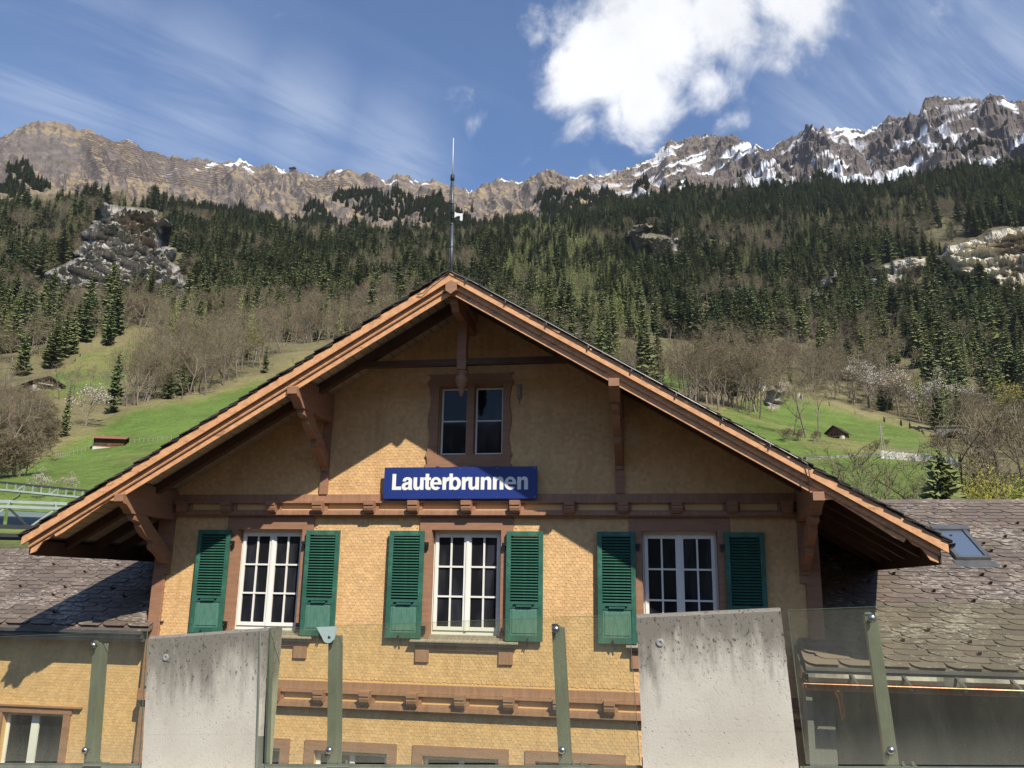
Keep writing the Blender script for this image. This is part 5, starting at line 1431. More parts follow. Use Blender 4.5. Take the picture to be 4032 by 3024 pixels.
row('scrub', [(-42.78,7.72),(-41.02,8.44),(-39.97,7.73),(-39.14,6.98)], 26, 7, 12, 'brown leafless bush at the lower left picture edge', 'brown bushes at the left edge', dj=30)
row('bare', [(-43.11,6.89),(-41.3,7.06),(-39.62,6.94)], 26, 11, 17, 'tall brown leafless tree at the lower left picture edge', 'bare trees at the left edge', dj=40)
row('scrub', [(-42.42,5.23),(-41.08,5.47),(-39.94,5.69)], 12, 7, 12, 'dark brown bush at the foot of the left meadow', 'bushes at the foot of the left meadow', dj=10)
row('bare', [(-38.6,10.37),(-37.34,10.46),(-36.44,10.56)], 6, 8, 13, 'leafless tree between the brown chalet and the blossom tree', 'bare trees below the brown chalet')
row('bare', [(2.14,11.6),(4.0,12.01),(5.8,11.48),(6.99,11.28)], 34, 20, 29, 'tall leafless tree in the wood right of the gable', 'bare trees right of the gable')
row('olive', [(2.18,12.84),(4.05,13.08),(5.85,12.55),(7.65,12.62)], 30, 18, 27, 'olive tinted leafless tree in the wood right of the gable', 'olive trees right of the gable')
row('bare', [(7.11,13.55),(8.89,13.6),(10.6,13.05)], 14, 14, 22, 'leafless tree on the slope above the pale upper road', 'bare trees above the upper road')
row('scrub', [(15.96,10.92),(17.71,10.08),(18.41,9.47)], 12, 6, 10, 'brown leafless bush on the bank left of the stone bridge', 'bushes left of the bridge')
row('bare', [(19.87,7.99),(20.69,7.8),(22.1,7.72),(23.92,7.73)], 30, 9, 17, 'leafless tree on the bank below the stone bridge', 'bare trees below the bridge', dj=60)
row('olive', [(19.69,7.45),(20.63,7.26),(22.5,7.16)], 12, 8, 14, 'olive tinted leafless tree on the bank below the stone bridge', 'olive trees below the bridge', dj=50)
row('blossom', [(13.88,11.79),(15.98,11.06),(19.28,10.66)], 7, 10, 15, 'small whitish blossom tree along the right wood edge', 'small blossom trees at the wood edge')
row('scrub', [(8.35,9.42),(9.78,9.27),(10.93,9.46)], 8, 3, 5.5, 'low brown bush on the stony strip beside the dark roofed hut', 'bushes beside the hut')
row('scrub', [(13.63,8.61),(14.14,8.3),(12.84,9.02)], 5, 2.5, 4, 'low brown bush at the foot of the power pole', 'bushes by the power pole')
row('blossom', [(-37.89,4.47),(-37.36,4.58)], 2, 4, 5, 'white blossoming shrub under the catenary gantry on the left', 'blossom shrubs under the gantry', dj=5)

# --- the forest
ROOFLINE = [(-41.45,-0.04),(-40.17,2.2),(-36.19,5.26),(-28.65,11.36),(-19.9,17.56),(-14.26,21.14),(-8.41,17.99),(1.23,12.4),(9.91,6.84),(14.7,5.42),(23.61,5.13),(22.97,-0.36),(-41.28,-1.31)]
FTOP = np.array(sorted([(-47.82,19.85),(-43.34,20.99),(-40.43,21.8),(-38.43,22.73),(-34.86,23.21),(-31.89,22.86),(-27.93,22.8),(-20.26,23.38),(-13.58,23.78),(-6.78,24.45),(-1.69,25.15),(3.3,25.55),(9.64,24.98),(15.55,24.29),(18.35,24.28),(23.84,23.85),(28.18,23.1)]))
rg = np.random.default_rng(11)
N = 46000
fd2 = np.sqrt(rg.uniform(300 ** 2, 1480 ** 2, N)); fa = rg.uniform(-52, 32, N)
fz = ground_np(fa, fd2); fe = np.degrees(np.arctan2(fz - EYE.z, fd2))
fx, fyy = EYE.x + fd2 * np.sin(np.radians(fa)), EYE.y + fd2 * np.cos(np.radians(fa))
jj = fbm(fx / 40, fyy / 40, 91, 3) - .5
ok = fe < np.interp(fa, FTOP[:, 0], FTOP[:, 1]) + np.where(fa < -2, -.25, .1)
ii_ = np.clip(np.searchsorted(AZS, fa) - 1, 0, NA - 2); jj_ = np.clip(np.searchsorted(DS, fd2) - 1, 0, ND - 2)
ok &= ~meadow[jj_, ii_]
for p in MEADOWS:
    ok &= ~in_poly(fa, fe, p)
    ok &= ~in_poly(fa, fe - .5, p)
rv = rocks_f[jj_, ii_]
ok &= (rv < .15) | (rg.random(N) < .02)
below = np.zeros(N, bool)
for p in ROCKS[:4]: below |= in_poly(fa, fe + 1.0, p) | in_poly(fa, fe + .5, p)
ok &= ~below | (rg.random(N) < .10)
cover = np.zeros(N, bool)
for hm in (6, 11, 16):
    e_m = np.degrees(np.arctan2(fz + hm - EYE.z, fd2))
    for p in MEADOWS[1:3]: cover |= in_poly(fa, e_m, p)
    cover |= in_poly(fa, e_m, MEADOWS[0]) & (fd2 < 330)
cover &= rg.random(N) < .9
left_low = in_poly(fa, fe, [(-45.23,3.62),(-46.12,9.42),(-40.3,10.17),(-37.81,10.18),(-38.28,7.89),(-39.79,6.38),(-45.38,4.62)])
ok &= (fe > 9.0) & ~cover & ~((fa < -36) & (fe < 12.2) & ~left_low)
# density: some clearings
dens_n = fbm(fx / 55, fyy / 55, 95, 3)
ok &= rg.random(N) < np.where(dens_n < .44, .16, .95) * np.where(fe < 16.5, .62, 1)
fa, fd2, fz, fe, fx, fyy = (v[ok] for v in (fa, fd2, fz, fe, fx, fyy))
N = len(fa)
patch = fbm(fx / 70, fyy / 95, 101, 4); patch2 = fbm(fx / 90, fyy / 60, 107, 3)
pr = np.zeros((N, 4))                                            # spruce, larch, bare, olive
pr[:] = (.47, .09, .33, .11)
right = smooth(fa, -3.5, 1.0)[:, None]
pr = pr * (1 - right) + np.array([.76, .08, .12, .04]) * right
topc = (smooth(fe, 19.5, 22) * smooth(fa, -26, -20))[:, None]
pr = pr * (1 - topc) + np.array([.70, .11, .15, .04]) * topc
lz = in_poly(fa + 2 * (patch - .5), fe + 2 * (patch2 - .5), [(-10.78,20.15),(-9.15,23.28),(-7.46,24.51),(-4.74,23.87),(-2.43,21.36),(-0.2,18.2),(1.33,15.66),(-0.91,15.41),(-4.13,16.41),(-7.41,17.68)])[:, None]
pr = np.where(lz, np.array([.10, .72, .12, .06]), pr)
lz2 = in_poly(fa + 2 * (patch - .5), fe, [(-18.05,19.23),(-16.19,21.82),(-13.55,23.17),(-12.17,21.98),(-12.1,19.5),(-14.73,18.78)])[:, None]
pr = np.where(lz2, np.array([.25, .30, .35, .10]), pr)
lowr = (smooth(fe, 16.5, 14.2) * smooth(fa, -3, 1) * (1 - smooth(fa, 13, 18)))[:, None]
pr = pr * (1 - lowr) + np.array([.22, .02, .52, .24]) * lowr
lowl = (smooth(fe, 19.5, 15.5) * (1 - smooth(fa, -14, -9)))[:, None]
pr = pr * (1 - lowl) + np.array([.34, .06, .46, .14]) * lowl
e_ = (patch - .5) * 5.0
pr[:, 0] *= np.exp(e_ * 1.5); pr[:, 2] *= np.exp(-e_ * 1.5); pr[:, 3] *= np.exp(-e_)
pr /= pr.sum(1, keepdims=True)
cum_ = np.cumsum(pr, 1); kd = (rg.random(N)[:, None] > cum_).sum(1).clip(0, 3)
hh = np.where(kd == 0, rg.normal(29, 8, N), np.where(kd == 1, rg.normal(24, 3, N), rg.normal(17, 3, N))).clip(9, 42)
top_el = np.degrees(np.arctan2(fz + hh * .8 - EYE.z, fd2))
shown = ~in_poly(fa, top_el, ROOFLINE) & (fa > -45) & (fa < 25.5)
size = hh / fd2
SL = {0: ('spruce', 'spruce', 'dark green spruce'), 1: ('larch', 'larch', 'pale green larch'), 2: ('bare', 'bare', 'leafless brown tree'), 3: ('olive', 'olive', 'leafless olive tinted tree')}
def zone(a, e):
    lr = 'left slope' if a < -20 else ('middle slope' if a < 0 else 'right slope')
    return lr
for kdx, (key, short, txt) in SL.items():
    idx = np.where(kd == kdx)[0]
    vis = idx[shown[idx]]
    vis = vis[np.argsort(-size[vis])]
    used_already = sum(1 for o in COL.objects if o.name.startswith(KINDS[key]['name']) and o.parent is None)
    take = vis[:max(0, 296 - used_already)]
    for i in take:
        zn = zone(fa[i], fe[i])
        a_, e_, h_ = fa[i], fe[i], hh[i]
        lm = next(t for lim_, t in ((-37, 'left of the rock outcrop'), (-29, 'below the rock outcrop'), (-21, 'right of the rock outcrop'), (-9.5, 'left of the antenna mast'), (-2, 'right of the antenna mast'),
                                    (5, 'below the line pylon'), (11, 'above the upper road'), (16, 'above the alpine hut'), (20, 'above the stone bridge'), (99, 'below the pale cliff')) if a_ < lim_)
        bd = 'low on' if e_ < 15.5 else ('halfway up' if e_ < 19 else 'high on')
        hz_ = 'tall' if h_ > 27 else ('middling' if h_ > 19 else 'short')
        plant(key, float(a_), float(fd2[i]), float(h_), f'{hz_} {txt} {bd} the slope, {lm}', f'{short} trees {lm}', bool(size[i] > .052))
    rest = np.setdiff1d(idx, take)
    # the remaining trees of this kind are one mass: points that carry the same tree meshes
    hid = bpy.data.collections.new(key + '_models')
    for k, me_ in enumerate(KINDS[key]['whole']):
        ob = bpy.data.objects.new(f'{key}_model', me_); hid.objects.link(ob)
    pm = bpy.data.meshes.new(f'{key}_forest')
    pm.from_pydata([(float(fx[i]), float(fyy[i]), float(fz[i])) for i in rest], [], [])
    n_ = len(rest); nk = len(KINDS[key]['whole'])
    pm.attributes.new('pick', 'INT', 'POINT').data.foreach_set('value', rg.integers(0, nk, n_).astype(np.int32))
    rot = np.stack([rg.normal(0, .02, n_), rg.normal(0, .02, n_), rg.uniform(0, 6.28, n_)], -1).astype(np.float32)
    pm.attributes.new('turn', 'FLOAT_VECTOR', 'POINT').data.foreach_set('vector', rot.ravel())
    s_ = hh[rest] / KINDS[key]['h']; wv = rg.uniform(1.05, 1.65, n_)
    pm.attributes.new('size', 'FLOAT_VECTOR', 'POINT').data.foreach_set('vector', np.stack([s_ * wv, s_ * wv, s_], -1).astype(np.float32).ravel())
    fo = link(f'{key}_forest', pm)
    def scatter(obj, collection):
        ng = bpy.data.node_groups.new('scatter', 'GeometryNodeTree')
        ng.interface.new_socket('Geometry', in_out='INPUT', socket_type='NodeSocketGeometry'); ng.interface.new_socket('Geometry', in_out='OUTPUT', socket_type='NodeSocketGeometry')
        gi, go = ng.nodes.new('NodeGroupInput'), ng.nodes.new('NodeGroupOutput')
        ci_ = ng.nodes.new('GeometryNodeCollectionInfo'); ci_.inputs['Collection'].default_value = collection; ci_.inputs['Separate Children'].default_value = True; ci_.inputs['Reset Children'].default_value = True
        io = ng.nodes.new('GeometryNodeInstanceOnPoints'); io.inputs['Pick Instance'].default_value = True
        def na(nm, ty):
            n = ng.nodes.new('GeometryNodeInputNamedAttribute'); n.data_type = ty; n.inputs['Name'].default_value = nm
            return [o for o in n.outputs if o.name == 'Attribute' and o.enabled][0]
        ng.links.new(gi.outputs[0], io.inputs['Points']); ng.links.new(ci_.outputs[0], io.inputs['Instance'])
        ng.links.new(na('pick', 'INT'), io.inputs['Instance Index']); ng.links.new(na('turn', 'FLOAT_VECTOR'), io.inputs['Rotation']); ng.links.new(na('size', 'FLOAT_VECTOR'), io.inputs['Scale'])
        ng.links.new(io.outputs[0], go.inputs[0])
        md = obj.modifiers.new('scatter', 'NODES'); md.node_group = ng
    scatter(fo, hid)
    tag(fo, f'mass of {txt}s farther up the forested slopes', 'forest', kind='stuff')
    FOREST_MODELS = hid if key == 'spruce' else FOREST_MODELS

# --- dark conifers on the ribs of the upper mountain, one far mass
M = 20000
ua = rg.uniform(-52, 30, M); ud = np.sqrt(rg.uniform(1330 ** 2, 1900 ** 2, M))
ui = np.clip(np.searchsorted(AZS, ua) - 1, 0, NA - 2); uj = np.clip(np.searchsorted(DS, ud) - 1, 0, ND - 2)
uz_ = ground_np(ua, ud); ue = np.degrees(np.arctan2(uz_ - EYE.z, ud))
ux_, uy_ = EYE.x + ud * np.sin(np.radians(ua)), EYE.y + ud * np.cos(np.radians(ua))
cl = fbm(ux_ / 90, uy_ / 90, 121, 4)
lim = np.interp(ua, [-52, -40, -34, -28, -22, -10, 0, 10, 24], [1410, 1540, 1640, 1740, 1780, 1760, 1690, 1520, 1570])
keep = (rib[uj, ui] + .55 * (cl - .5) + .25 * (rib2[uj, ui] - .6) > .66 + .18 * smooth(ud, lim - 260, lim + 80)) & (ud < lim + 100) & (snow[uj, ui] < .2)
_sk = np.array(sorted(PROFILE[-1][1])); keep &= ue < np.interp(ua, _sk[:, 0], _sk[:, 1]) - 1.1
keep &= rg.random(M) < .9
keep &= left_peak[uj, ui] < .5
sel = np.where(keep)[0][:9000]
pm = bpy.data.meshes.new('alpine_conifers')
pm.from_pydata([(float(ux_[i]), float(uy_[i]), float(uz_[i])) for i in sel], [], [])
n_ = len(sel)
pm.attributes.new('pick', 'INT', 'POINT').data.foreach_set('value', rg.integers(0, 8, n_).astype(np.int32))
pm.attributes.new('turn', 'FLOAT_VECTOR', 'POINT').data.foreach_set('vector', np.stack([np.zeros(n_), np.zeros(n_), rg.uniform(0, 6.28, n_)], -1).astype(np.float32).ravel())
s_ = rg.normal(17, 4, n_).clip(8, 26) / 22
pm.attributes.new('size', 'FLOAT_VECTOR', 'POINT').data.foreach_set('vector', np.stack([s_ * 1.5, s_ * 1.5, s_], -1).astype(np.float32).ravel())
fo = link('alpine_conifers', pm); scatter(fo, FOREST_MODELS); tag(fo, 'dark conifers clustered on the ribs of the upper mountain', 'forest', kind='stuff')

# ------------------------------------------------------------------ huts, bridge, walls and poles on the slopes
plank_dark = material('weathered_dark_planks', (.060, .036, .022), .85, .3, 1.2, (1, 1, .2), rnd=.2)
plank_red = material('reddish_planks', (.16, .07, .035), .85, .3, 1.2, (1, 1, .2), rnd=.2)
white_base = material('whitewashed_base', (.52, .49, .42), .9, .15, .8)
red_roof = material('red_sheet_roof', (.28, .105, .075), .6, .2, .6, (6, 1, 1))
shingle_roof = material('dark_shingle_roof', (.030, .024, .020), .9, .3, 1.0)
stone_m = material('grey_masonry', (.30, .28, .24), .9, .3, .9, bump=.5, bscale=3, dark=(.12, .11, .09), dark_lo=.5, dark_hi=.65, dscale=1.4)
white_stone = material('white_masonry', (.55, .53, .48), .9, .25, 1.2, bump=.5, bscale=3, dark=(.22, .20, .17), dark_lo=.5, dark_hi=.62, dscale=1.8)
rail_m = material('grey_timber', (.30, .27, .22), .8, .2, 3)
def spot(x_az, el, dz=0.0):
    d = find_ground(x_az, el); return on_ground(x_az, d, dz), d
def facing(name, az, el, label, cat, turn=0.0, dz=-.9):
    p, d = spot(az, el, dz)
    root = empty(name, p, label, cat); root.rotation_euler = (0, 0, -R(az) + turn)
    return root, d
# red roofed barn
az, el = [(-35.65,7.9)][0]
root, d = facing('hay_barn', az, el, 'dark timber hay barn with red sheet roof and white base on the left meadow', 'barn', R(-12))
u = d / 1811.0
w, h = 56 * u, 30 * u
MB().box(-w / 2, w / 2, 0, w * .6, -2.5, h * .24).build('stone_base', white_base, root)
b = MB(); b.box(-w / 2 + .1, w / 2 - .1, .1, w * .58, h * .20, h * .80); wall_ = b.build('timber_wall', plank_dark, root)
for k in range(5): MB().box(-w / 2 + .05, w / 2 - .05, .04, .1, h * .22 + k * h * .115, h * .22 + k * h * .115 + h * .10).build('plank', plank_dark if k % 2 else plank_red, wall_)
MB().box(-w * .05, w * .1, -.0, .05, h * .24, h * .52).build('door', plank_red, root)
MB().hexa([(-w * .58, -1.1, h * .74), (w * .58, -1.1, h * .78), (w * .58, w * .3, h * 1.02), (-w * .58, w * .3, h * 1.0), (-w * .58, -1.1, h * .77), (w * .58, -1.1, h * .81), (w * .58, w * .3, h * 1.05), (-w * .58, w * .3, h * 1.03)]).hexa(
    [(-w * .58, w * .3, h * 1.0), (w * .58, w * .3, h * 1.02), (w * .58, w * .75, h * .78), (-w * .58, w * .75, h * .78), (-w * .58, w * .3, h * 1.03), (w * .58, w * .3, h * 1.05), (w * .58, w * .75, h * .81), (-w * .58, w * .75, h * .81)]).build('roof', red_roof, root)
def hut(name, az, el, label, wpx, hpx, turn, roof_mat, wall_mat, cat):
    root, d = facing(name, az, el, label, cat, turn)
    u = d / 1811.0; w, h = wpx * u, hpx * u; L = w * 1.1
    eave = h * .52
    bs = MB(); bs.box(-w * .40, w * .40, 0, L, -3, h * .10); bs.box(-w * .42, -w * .30, -.15, L * .3, -2, eave * .55); bs.box(w * .26, w * .42, -.15, L * .3, -2, eave * .55)
    bs.build('stone_base', white_base, root)
    MB().xz([(-w * .38, h * .10), (w * .38, h * .10), (w * .38, eave), (0, h * .93), (-w * .38, eave)], .1, L).build('timber_wall', wall_mat, root)
    rf = MB()
    for s in (-1, 1):
        rf.hexa([(0, -1.1, h * .93), (s * w * .52, -1.1, eave * .88), (s * w * .52, L + .8, eave * .88), (0, L + .8, h * .93), (0, -1.1, h), (s * w * .52, -1.1, eave * .96), (s * w * .52, L + .8, eave * .96), (0, L + .8, h)])
    rf.build('roof', roof_mat, root)
    for x in (-.16, .0, .16): MB().box(x * w - w * .035, x * w + w * .035, .02, .09, h * .30, h * .46).build('window', pane_m, root)
    MB().box(-w * .3, w * .3, -.7, .05, h * .22, h * .26).build('balcony', plank_red, root)
    return root, d, u, w, h
az, el = [(-39.39,11.06)][0]
root, d, u, w, h = hut('chalet', az, el, 'dark brown timber chalet with low white annex on the upper left slope', 62, 30, R(18), shingle_roof, plank_dark, 'chalet')
a = MB(); a.box(w * .40, w * .78, .5, w * .6, -2, h * .30); a.build('white_annex', white_base, root)
MB().hexa([(w * .38, .0, h * .30), (w * .82, .0, h * .26), (w * .82, w * .65, h * .30), (w * .38, w * .65, h * .45), (w * .38, .0, h * .34), (w * .82, .0, h * .30), (w * .82, w * .65, h * .34), (w * .38, w * .65, h * .49)]).build('annex_roof', shingle_roof, root)
MB().box(-w * .3, w * .12, -1.6, -.3, h * .38, h * .42).build('white_awning', white_base, root)
az, el = [(-40.21,10.93)][0]
fp, d = spot(az, el); fl = empty('flagpole', fp, 'short pole with red flag left of the brown chalet', 'flag')
MB().tube([(0, 0, -1), (0, 0, 4.6)], .05, 6).build('pole', rail_m, fl)
fm = MB(); n = 6
for i in range(n): fm.face([(.05 + i * .28, .05 * math.sin(i), 2.6 - i * .05), (.05 + (i + 1) * .28, .05 * math.sin(i + 1), 2.6 - (i + 1) * .05), (.05 + (i + 1) * .28, .05 * math.sin(i + 1), 4.5 - (i + 1) * .12), (.05 + i * .28, .05 * math.sin(i), 4.5 - i * .12)])
f_ = fm.build('flag', material('red_flag', (.55, .02, .02), .7, .05, 3), fl)
MB().box(.62, 1.02, -.09, .10, 3.2, 3.4).box(.72, .92, -.088, .098, 3.0, 3.6).build('white_cross', white_base, f_)
az, el = [(11.58,9.55)][0]
hut('alpine_hut', az, el, 'small timber hut with black roof and white stone corners on the right meadow', 38, 31, R(-20), shingle_roof, plank_red, 'hut')

# stone arch bridge
az, el = [(18.42,9.11)][0]
root, d = facing('arch_bridge', az, el, 'grey stone arch bridge at the wood edge right of the meadow', 'bridge', R(-8))
u = d / 1811.0
ar = [(x * 21 * u, z) for x, z in ((1, -2.0),)] + [(21 * u * math.cos(t), 18 * u * math.sin(t) + 2 * u) for t in np.linspace(0, math.pi, 20)] + [(-21 * u, -2.0)]
MB().xz([(-34 * u, -2.5), (-21 * u, -2.5)] + ar[::-1] + [(21 * u, -2.5), (56 * u, -2.5), (60 * u, 25 * u), (-30 * u, 31 * u)], 0, 5).build('spandrel_wall', stone_m, root)
MB().hexa([(-31 * u, -.4, 30.5 * u), (61 * u, -.4, 24.5 * u), (61 * u, 5.3, 24.5 * u), (-31 * u, 5.3, 30.5 * u), (-31 * u, -.4, 33 * u), (61 * u, -.4, 27 * u), (61 * u, 5.3, 27 * u), (-31 * u, 5.3, 33 * u)]).build('parapet', stone_m, root)
vs_ = MB().xz([(24 * u * math.cos(t), 20.5 * u * math.sin(t) + 2 * u) for t in np.linspace(0, math.pi, 20)] + [(21.2 * u * math.cos(t), 18.2 * u * math.sin(t) + 2 * u) for t in np.linspace(math.pi, 0, 20)], -.12, -.003)
vs_.build('arch_ring', stone_m, root)
MB().box(-21.5 * u, 21.5 * u, 5.05, 5.2, -2.4, 21 * u).build('arch_shade_sheet', material('arch_shade_dark', (.05, .042, .032), .9, .3, .5), root)  # dark sheet closes the arch, its colour standing in for the shade inside

# masonry walls on the meadow, following the ground
def wall_along(name, pts, hh_, thick, mat, label, n=40, rail=0, cat='stone wall', courses=True):
    P = []
    for i in range(n + 1):
        t = i / n * (len(pts) - 1); k = min(int(t), len(pts) - 2); q = t - k
        az = pts[k][0] * (1 - q) + pts[k + 1][0] * q; el = pts[k][1] * (1 - q) + pts[k + 1][1] * q
        dd = D0 = find_ground(az, el); P.append(on_ground(az, dd))
    root = empty(name, P[n // 2], label, cat); o = P[n // 2]
    m = MB()
    bw = Vector((EYE.x - o.x, EYE.y - o.y, 0)).normalized() * thick
    for i in range(n):
        a, b_ = P[i] - o, P[i + 1] - o
        h1 = hh_ * RNG.uniform(.9, 1.06)
        nrow = 3 if courses else 1
        for r_ in range(nrow):
            za, zb__ = (-1.2 if r_ == 0 else h1 * r_ / nrow), h1 * (r_ + 1) / nrow - .04
            j = bw * (1 + RNG.uniform(-.12, .12))
            m.hexa([a + j + Vector((0, 0, za)), b_ + j + Vector((0, 0, za)), b_ - bw + Vector((0, 0, za)), a - bw + Vector((0, 0, za)), a + j + Vector((0, 0, zb__)), b_ + j + Vector((0, 0, zb__)), b_ - bw + Vector((0, 0, zb__)), a - bw + Vector((0, 0, zb__))])
    so_ = m.build('stones', mat, root); so_['kind'] = 'stuff'
    if rail:
        for i in range(0, n + 1, 2):
            a = P[i] - o; MB().box(a.x - .06, a.x + .06, a.y - .06, a.y + .06, a.z, a.z + hh_ + rail).build('post', rail_m, root)
        m = MB()
        for zz in (.5, 1.0): m.tube([p - o + Vector((0, 0, hh_ + rail * zz - .05)) for p in P], .05, 4)
        m.build('handrail', rail_m, root)
    return root
wall_along('stone_wall', [(14.21,8.15),(15.7,7.96),(17.23,7.72),(18.65,7.37)], 2.2, .5, white_stone, 'bright white masonry wall with railing across the right meadow', 44, 1.3)
wall_along('stone_wall', [(9.29,8.25),(11.4,8.27),(13.06,8.34),(14.22,8.29)], .7, .35, stone_m, 'low brownish dry stone wall across the right meadow', 40)
wall_along('stone_wall', [(4.68,13.49),(6.48,13.04),(7.65,12.62),(8.96,12.31)], 3.4, .5, white_stone, 'pale retaining wall of the upper road above the right meadow', 30, 1.0, courses=False)
wall_along('stone_wall', [(9.45,12.25),(9.82,12.14)], 2.2, .8, white_stone, 'short pale wall stub beside the upper road', 6, courses=False)
wall_along('stone_wall', [(-1.07,15.17),(0.67,14.81),(3.47,13.97)], 1.6, .4, stone_m, 'brown retaining wall of the path high right of the gable', 24, .9)

# timber fences: posts and two rails
def fence(pts, n, label):
    P = []
    for i in range(n + 1):
        t = i / n * (len(pts) - 1); k = min(int(t), len(pts) - 2); q = t - k
        az = pts[k][0] * (1 - q) + pts[k + 1][0] * q; el = pts[k][1] * (1 - q) + pts[k + 1][1] * q
        P.append(on_ground(az, find_ground(az, el)))
    o = P[0]; root = empty('pasture_fence', o, label, 'fence')
    for p in P:
        a = p - o; MB().box(a.x - .07, a.x + .07, a.y - .07, a.y + .07, a.z - .3, a.z + 1.3 * RNG.uniform(.85, 1.1)).build('post', rail_m, root)
    m = MB(); m.tube([p - o + Vector((0, 0, .95)) for p in P], .03, 4); m.build('wire', rail_m, root)
fence([(-38.42,7.05),(-37.69,7.25),(-36.49,7.77)], 12, 'thin post and wire fence left of the red roofed barn')
fence([(-34.73,8.26),(-33.41,8.45),(-32.07,8.71)], 10, 'thin post and wire fence right of the red roofed barn')
fence([(10.35,9.25),(12.28,8.87),(14.14,8.32)], 14, 'thin fence running downhill below the dark roofed hut')

# poles
az, el = [(14.38,8.66)][0]
pp_, d = spot(az, el); root = empty('power_pole', pp_, 'timber A-frame power pole on the right meadow', 'power pole'); u = d / 1811.0
m = MB(); m.tube([(-1.0 * u * 2, 0, -1), (-2 * u, 0, 54 * u)], [.22, .15], 6); m.tube([(4 * u, 0, -1), (-1.2 * u, 0, 50 * u)], [.2, .14], 6); m.build('pole', rail_m, root)
MB().box(-9 * u, 7 * u, -.12, .12, 46 * u, 47.2 * u).build('crossarm', rail_m, root)
MB().box(-6 * u, 5 * u, -.1, .1, 32 * u, 33 * u).build('brace', rail_m, root)
az, el = [(-0.69,23.75)][0]
pp_, d = spot(az, el); root = empty('line_pylon', pp_, 'pale H-shaped line pylon on the rock knoll right of the mast', 'pylon'); u = d / 1811.0
m = MB()
for x in (-9, 10): m.tube([(x * u, 0, -2), (x * u, 0, 18 * u)], .28, 6)
m.tube([(1 * u, 0, -2), (1 * u, 0, 44 * u)], .3, 6); m.build('pole', white_stone, root)
MB().box(-11 * u, 13 * u, -.3, .3, 17 * u, 18.4 * u).build('crossarm', white_stone, root)
for (x, y, hpx, lab) in ((671, 655, 46, 'thin white mast in the forest left of the gable'),):
    pp_ = on_ground(*(lambda q: (q[0], find_ground(*q)))([(-24.06,18.31)][0])); d = (pp_ - EYE).length; u = d / 1811
    o = MB().tube([(0, 0, -2), (0, 0, 62 * u)], [.3, .2], 6).build('white_mast', material('white_mast_paint', (.6, .58, .54), .6, .1, 1)); o.location = pp_; tag(o, lab, 'mast')
# cable car station on the ridge
az = [(-26.01,26.58)][0][0]
pp_ = on_ground(az, 2044.0, -2); root = empty('cable_car_station', pp_, 'tiny dark cable car station with antenna on the ridge line', 'station'); u = 2044 / 1811.0
MB().box(-5 * u, 6 * u, -6, 6, 0, 11 * u).build('machine_house', material('dark_metal_cladding', (.03, .04, .07), .6, .2, .1), root)
MB().hexa([(-7 * u, -8, 10 * u), (8 * u, -8, 11 * u), (8 * u, 8, 11 * u), (-7 * u, 8, 10 * u), (-7 * u, -8, 12 * u), (8 * u, -8, 13.2 * u), (8 * u, 8, 13.2 * u), (-7 * u, 8, 12 * u)]).build('roof', shingle_roof, root)
MB().box(-4 * u, 4 * u, -6.5, -6.1, -4 * u, .5 * u).build('white_plinth', white_base, root)
MB().tube([(-6 * u, 0, 10 * u), (-6.5 * u, 0, 22 * u)], .5, 5).build('antenna', rail_m, root)

# avalanche barriers: long terraces across the flank under the left summit, far too many to count
def barriers(poly, step, hgt):
    V, F = [], []
    pa = [p[0] for p in poly]; a0, a1 = min(pa), max(pa)
    azs_ = np.arange(a0, a1, .07); dd = np.linspace(1735, 2047, 240)
    G = ground_np(azs_[:, None].repeat(240, 1), dd[None, :].repeat(len(azs_), 0))
    G = np.maximum.accumulate(G, 1)
    zmin, zmax = G[:, 0].min(), G[:, -1].max()
    m = MB(); z = zmin
    while z < zmax:
        prev = None
        for i, a in enumerate(azs_):
            zz = z - (a - a0) * 3.0 + 2 * math.sin(a * 1.7)
            k = int(np.argmax(G[i] >= zz)) if (G[i] >= zz).any() and G[i][0] < zz else None
            cur = None
            if k:
                d = float(dd[k]); p = on_ground(float(a), d)
                e = math.degrees(math.atan2(p.z - EYE.z, d))
                if in_poly(np.array([a]), np.array([e]), poly)[0] and vnoise(np.array([a * 3.1]), np.array([z * .13]), 5)[0] > .22:
                    cur = p
            if prev is not None and cur is not None and (cur - prev).length < 14:
                up = Vector((0, 0, hgt)); bk = Vector((math.sin(R(a)), math.cos(R(a)), 0)) * 1.4
                m.face([prev - up * .4, cur - up * .4, cur + up, prev + up]); m.face([prev + up, cur + up, cur + up + bk, prev + up + bk])
            prev = cur
        z += step
    return m
bm_ = barriers([(-39.52,26.48),(-38.57,26.57),(-36.48,26.72),(-34.98,26.34),(-33.19,26.21),(-31.06,26.11),(-29.97,26.0),(-30.65,25.23),(-31.79,24.55),(-33.57,24.53),(-35.03,24.54),(-36.68,24.09),(-38.61,24.02),(-39.18,25.1)], 9.5, 2.6)
bm2 = barriers([(-25.39,26.13),(-23.77,26.27),(-22.31,26.54),(-21.79,26.24),(-23.71,25.59),(-25.12,24.93),(-25.65,25.45)], 9.0, 2.4)
b0 = len(bm_.v); bm_.v += bm2.v; bm_.f += [tuple(b0 + k for k in f) for f in bm2.f]; bm_.m += [0] * len(bm2.f)
o = bm_.build('avalanche_barriers', material('barrier_stone', (.11, .085, .068), .9, .3, .05)); tag(o, 'rows of avalanche barriers stepping up the left mountain flank', 'barrier', kind='stuff')

